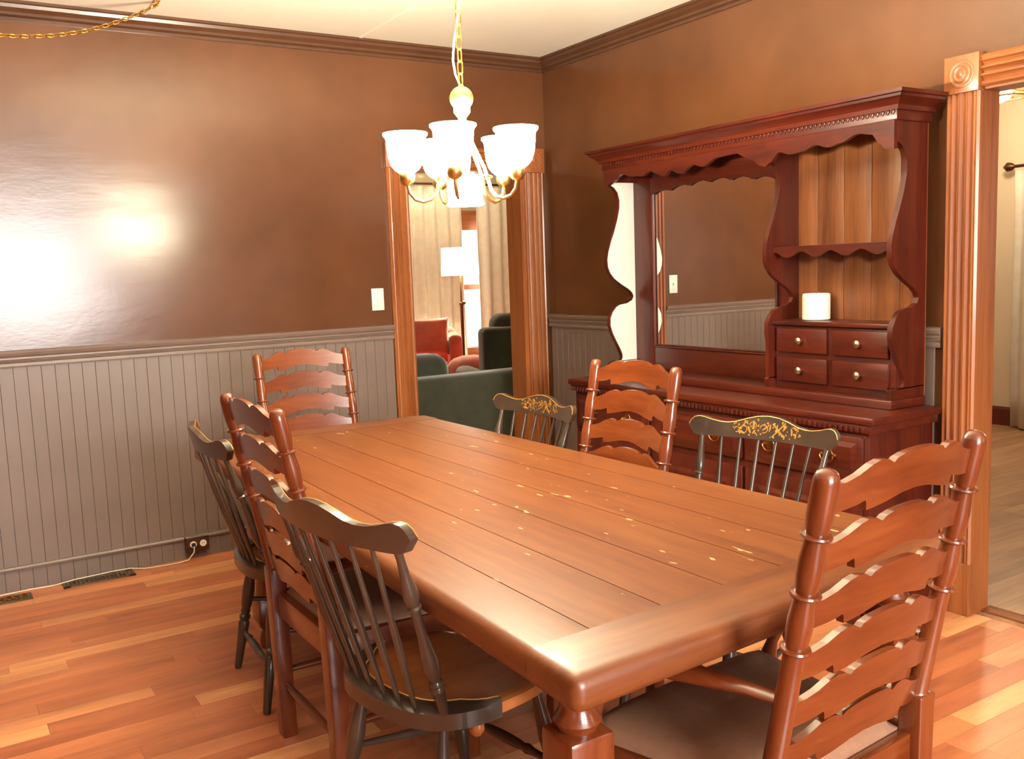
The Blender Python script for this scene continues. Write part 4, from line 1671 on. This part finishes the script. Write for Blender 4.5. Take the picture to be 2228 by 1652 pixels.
# ---------------------------------------------------------------- side room beyond the wide opening
boxes('wall_side_far', [((3.9, RY0 - .15, 0), (4.05, .6, HC))], 'cream_wall', 'cream far wall of the side room')
boxes('wall_side_back', [((.1, .15, 0), (3.9, .3, HC))], 'cream_wall', 'cream wall between the side room and the sitting room')
boxes('wall_side_front', [((.1, RY0 - .15, 0), (3.9, RY0, HC))], 'cream_wall', 'cream front wall of the side room')
bm = new_bm()
extrude_profile(bm, [(0, 0), (.02, 0), (.02, .13), (.012, .15), (0, .15)], (3.9, RY0, 0), (3.9, .15, 0), (-1, 0, 0), (0, 0, 1))
tag(obj('baseboard_side', bm, 'red_base', smooth=0), 'dark red baseboard of the side room', 'baseboard', kind='structure')
curtain('curtain', 'light grey curtain hanging in the side room at the right edge', (3.78, -.74, 0), (3.78, -2.2, 0), .02, 1.97, .04, 8, 'grey_linen', 'side room curtains', (1, 0, 0))
rd = thing('curtain_rod', 'dark curtain rod with ball finial in the side room', 'curtain rod', (3.78, 0, 2.0))
bm = new_bm()
tube(bm, [(0, -.72, 0), (0, -3.6, 0)], .012, 8)
obj('rod', bm, 'bronze', rd)
bm = new_bm()
lathe(bm, [(0, .01), (.3, .03), (.65, .034), (1, .006)], (0, -.74, 0), (0, -.65, 0), 14)
obj('finial', bm, 'bronze', rd)
bm = new_bm()
tube(bm, [(.01, -.95, 0), (.12, -.95, 0)], .01, 6)
obj('bracket', bm, 'bronze', rd)

cl = thing('ceiling_light', 'brass ceiling light with lit bulb seen through the wide opening', 'ceiling light', (2.95, -1.14, HC))
bm = new_bm()
lathe(bm, [(0, .09), (.3, .085), (.4, .02), (1, .018)], (0, 0, 0), (0, 0, -.16), 20)
obj('canopy', bm, 'brass', cl)
bm = new_bm()
lathe(bm, [(0, .02), (.2, .06), (.5, .075), (.8, .06), (1, .015)], (-.02, .04, -.13), (-.02, .04, -.25), 20)
obj('bulb', bm, 'globe', cl)
for k in range(3):
    a = k * 2.1 + .3
    bm = new_bm()
    tube(bm, [(.0, 0, -.15), (.07 * math.cos(a), .07 * math.sin(a), -.19), (.13 * math.cos(a), .13 * math.sin(a), -.2), (.17 * math.cos(a), .17 * math.sin(a), -.16), (.18 * math.cos(a), .18 * math.sin(a), -.12)], .009, 8)
    obj('arm', bm, 'brass', cl)
bm = new_bm()
tube(bm, [(.13 * math.cos(2 * PI * k / 24), .13 * math.sin(2 * PI * k / 24), -.22) for k in range(24)], .007, 6, closed=True)
obj('ring', bm, 'brass', cl)
pl = bpy.data.lights.new('ceiling_light_bulb', 'POINT')
pl.energy = 40
pl.color = (1, .82, .55)
pl.shadow_soft_size = .08
plo = bpy.data.objects.new('ceiling_light_bulb', pl)
COL.objects.link(plo)
plo.parent = cl
plo.location = (0, 0, -.34)
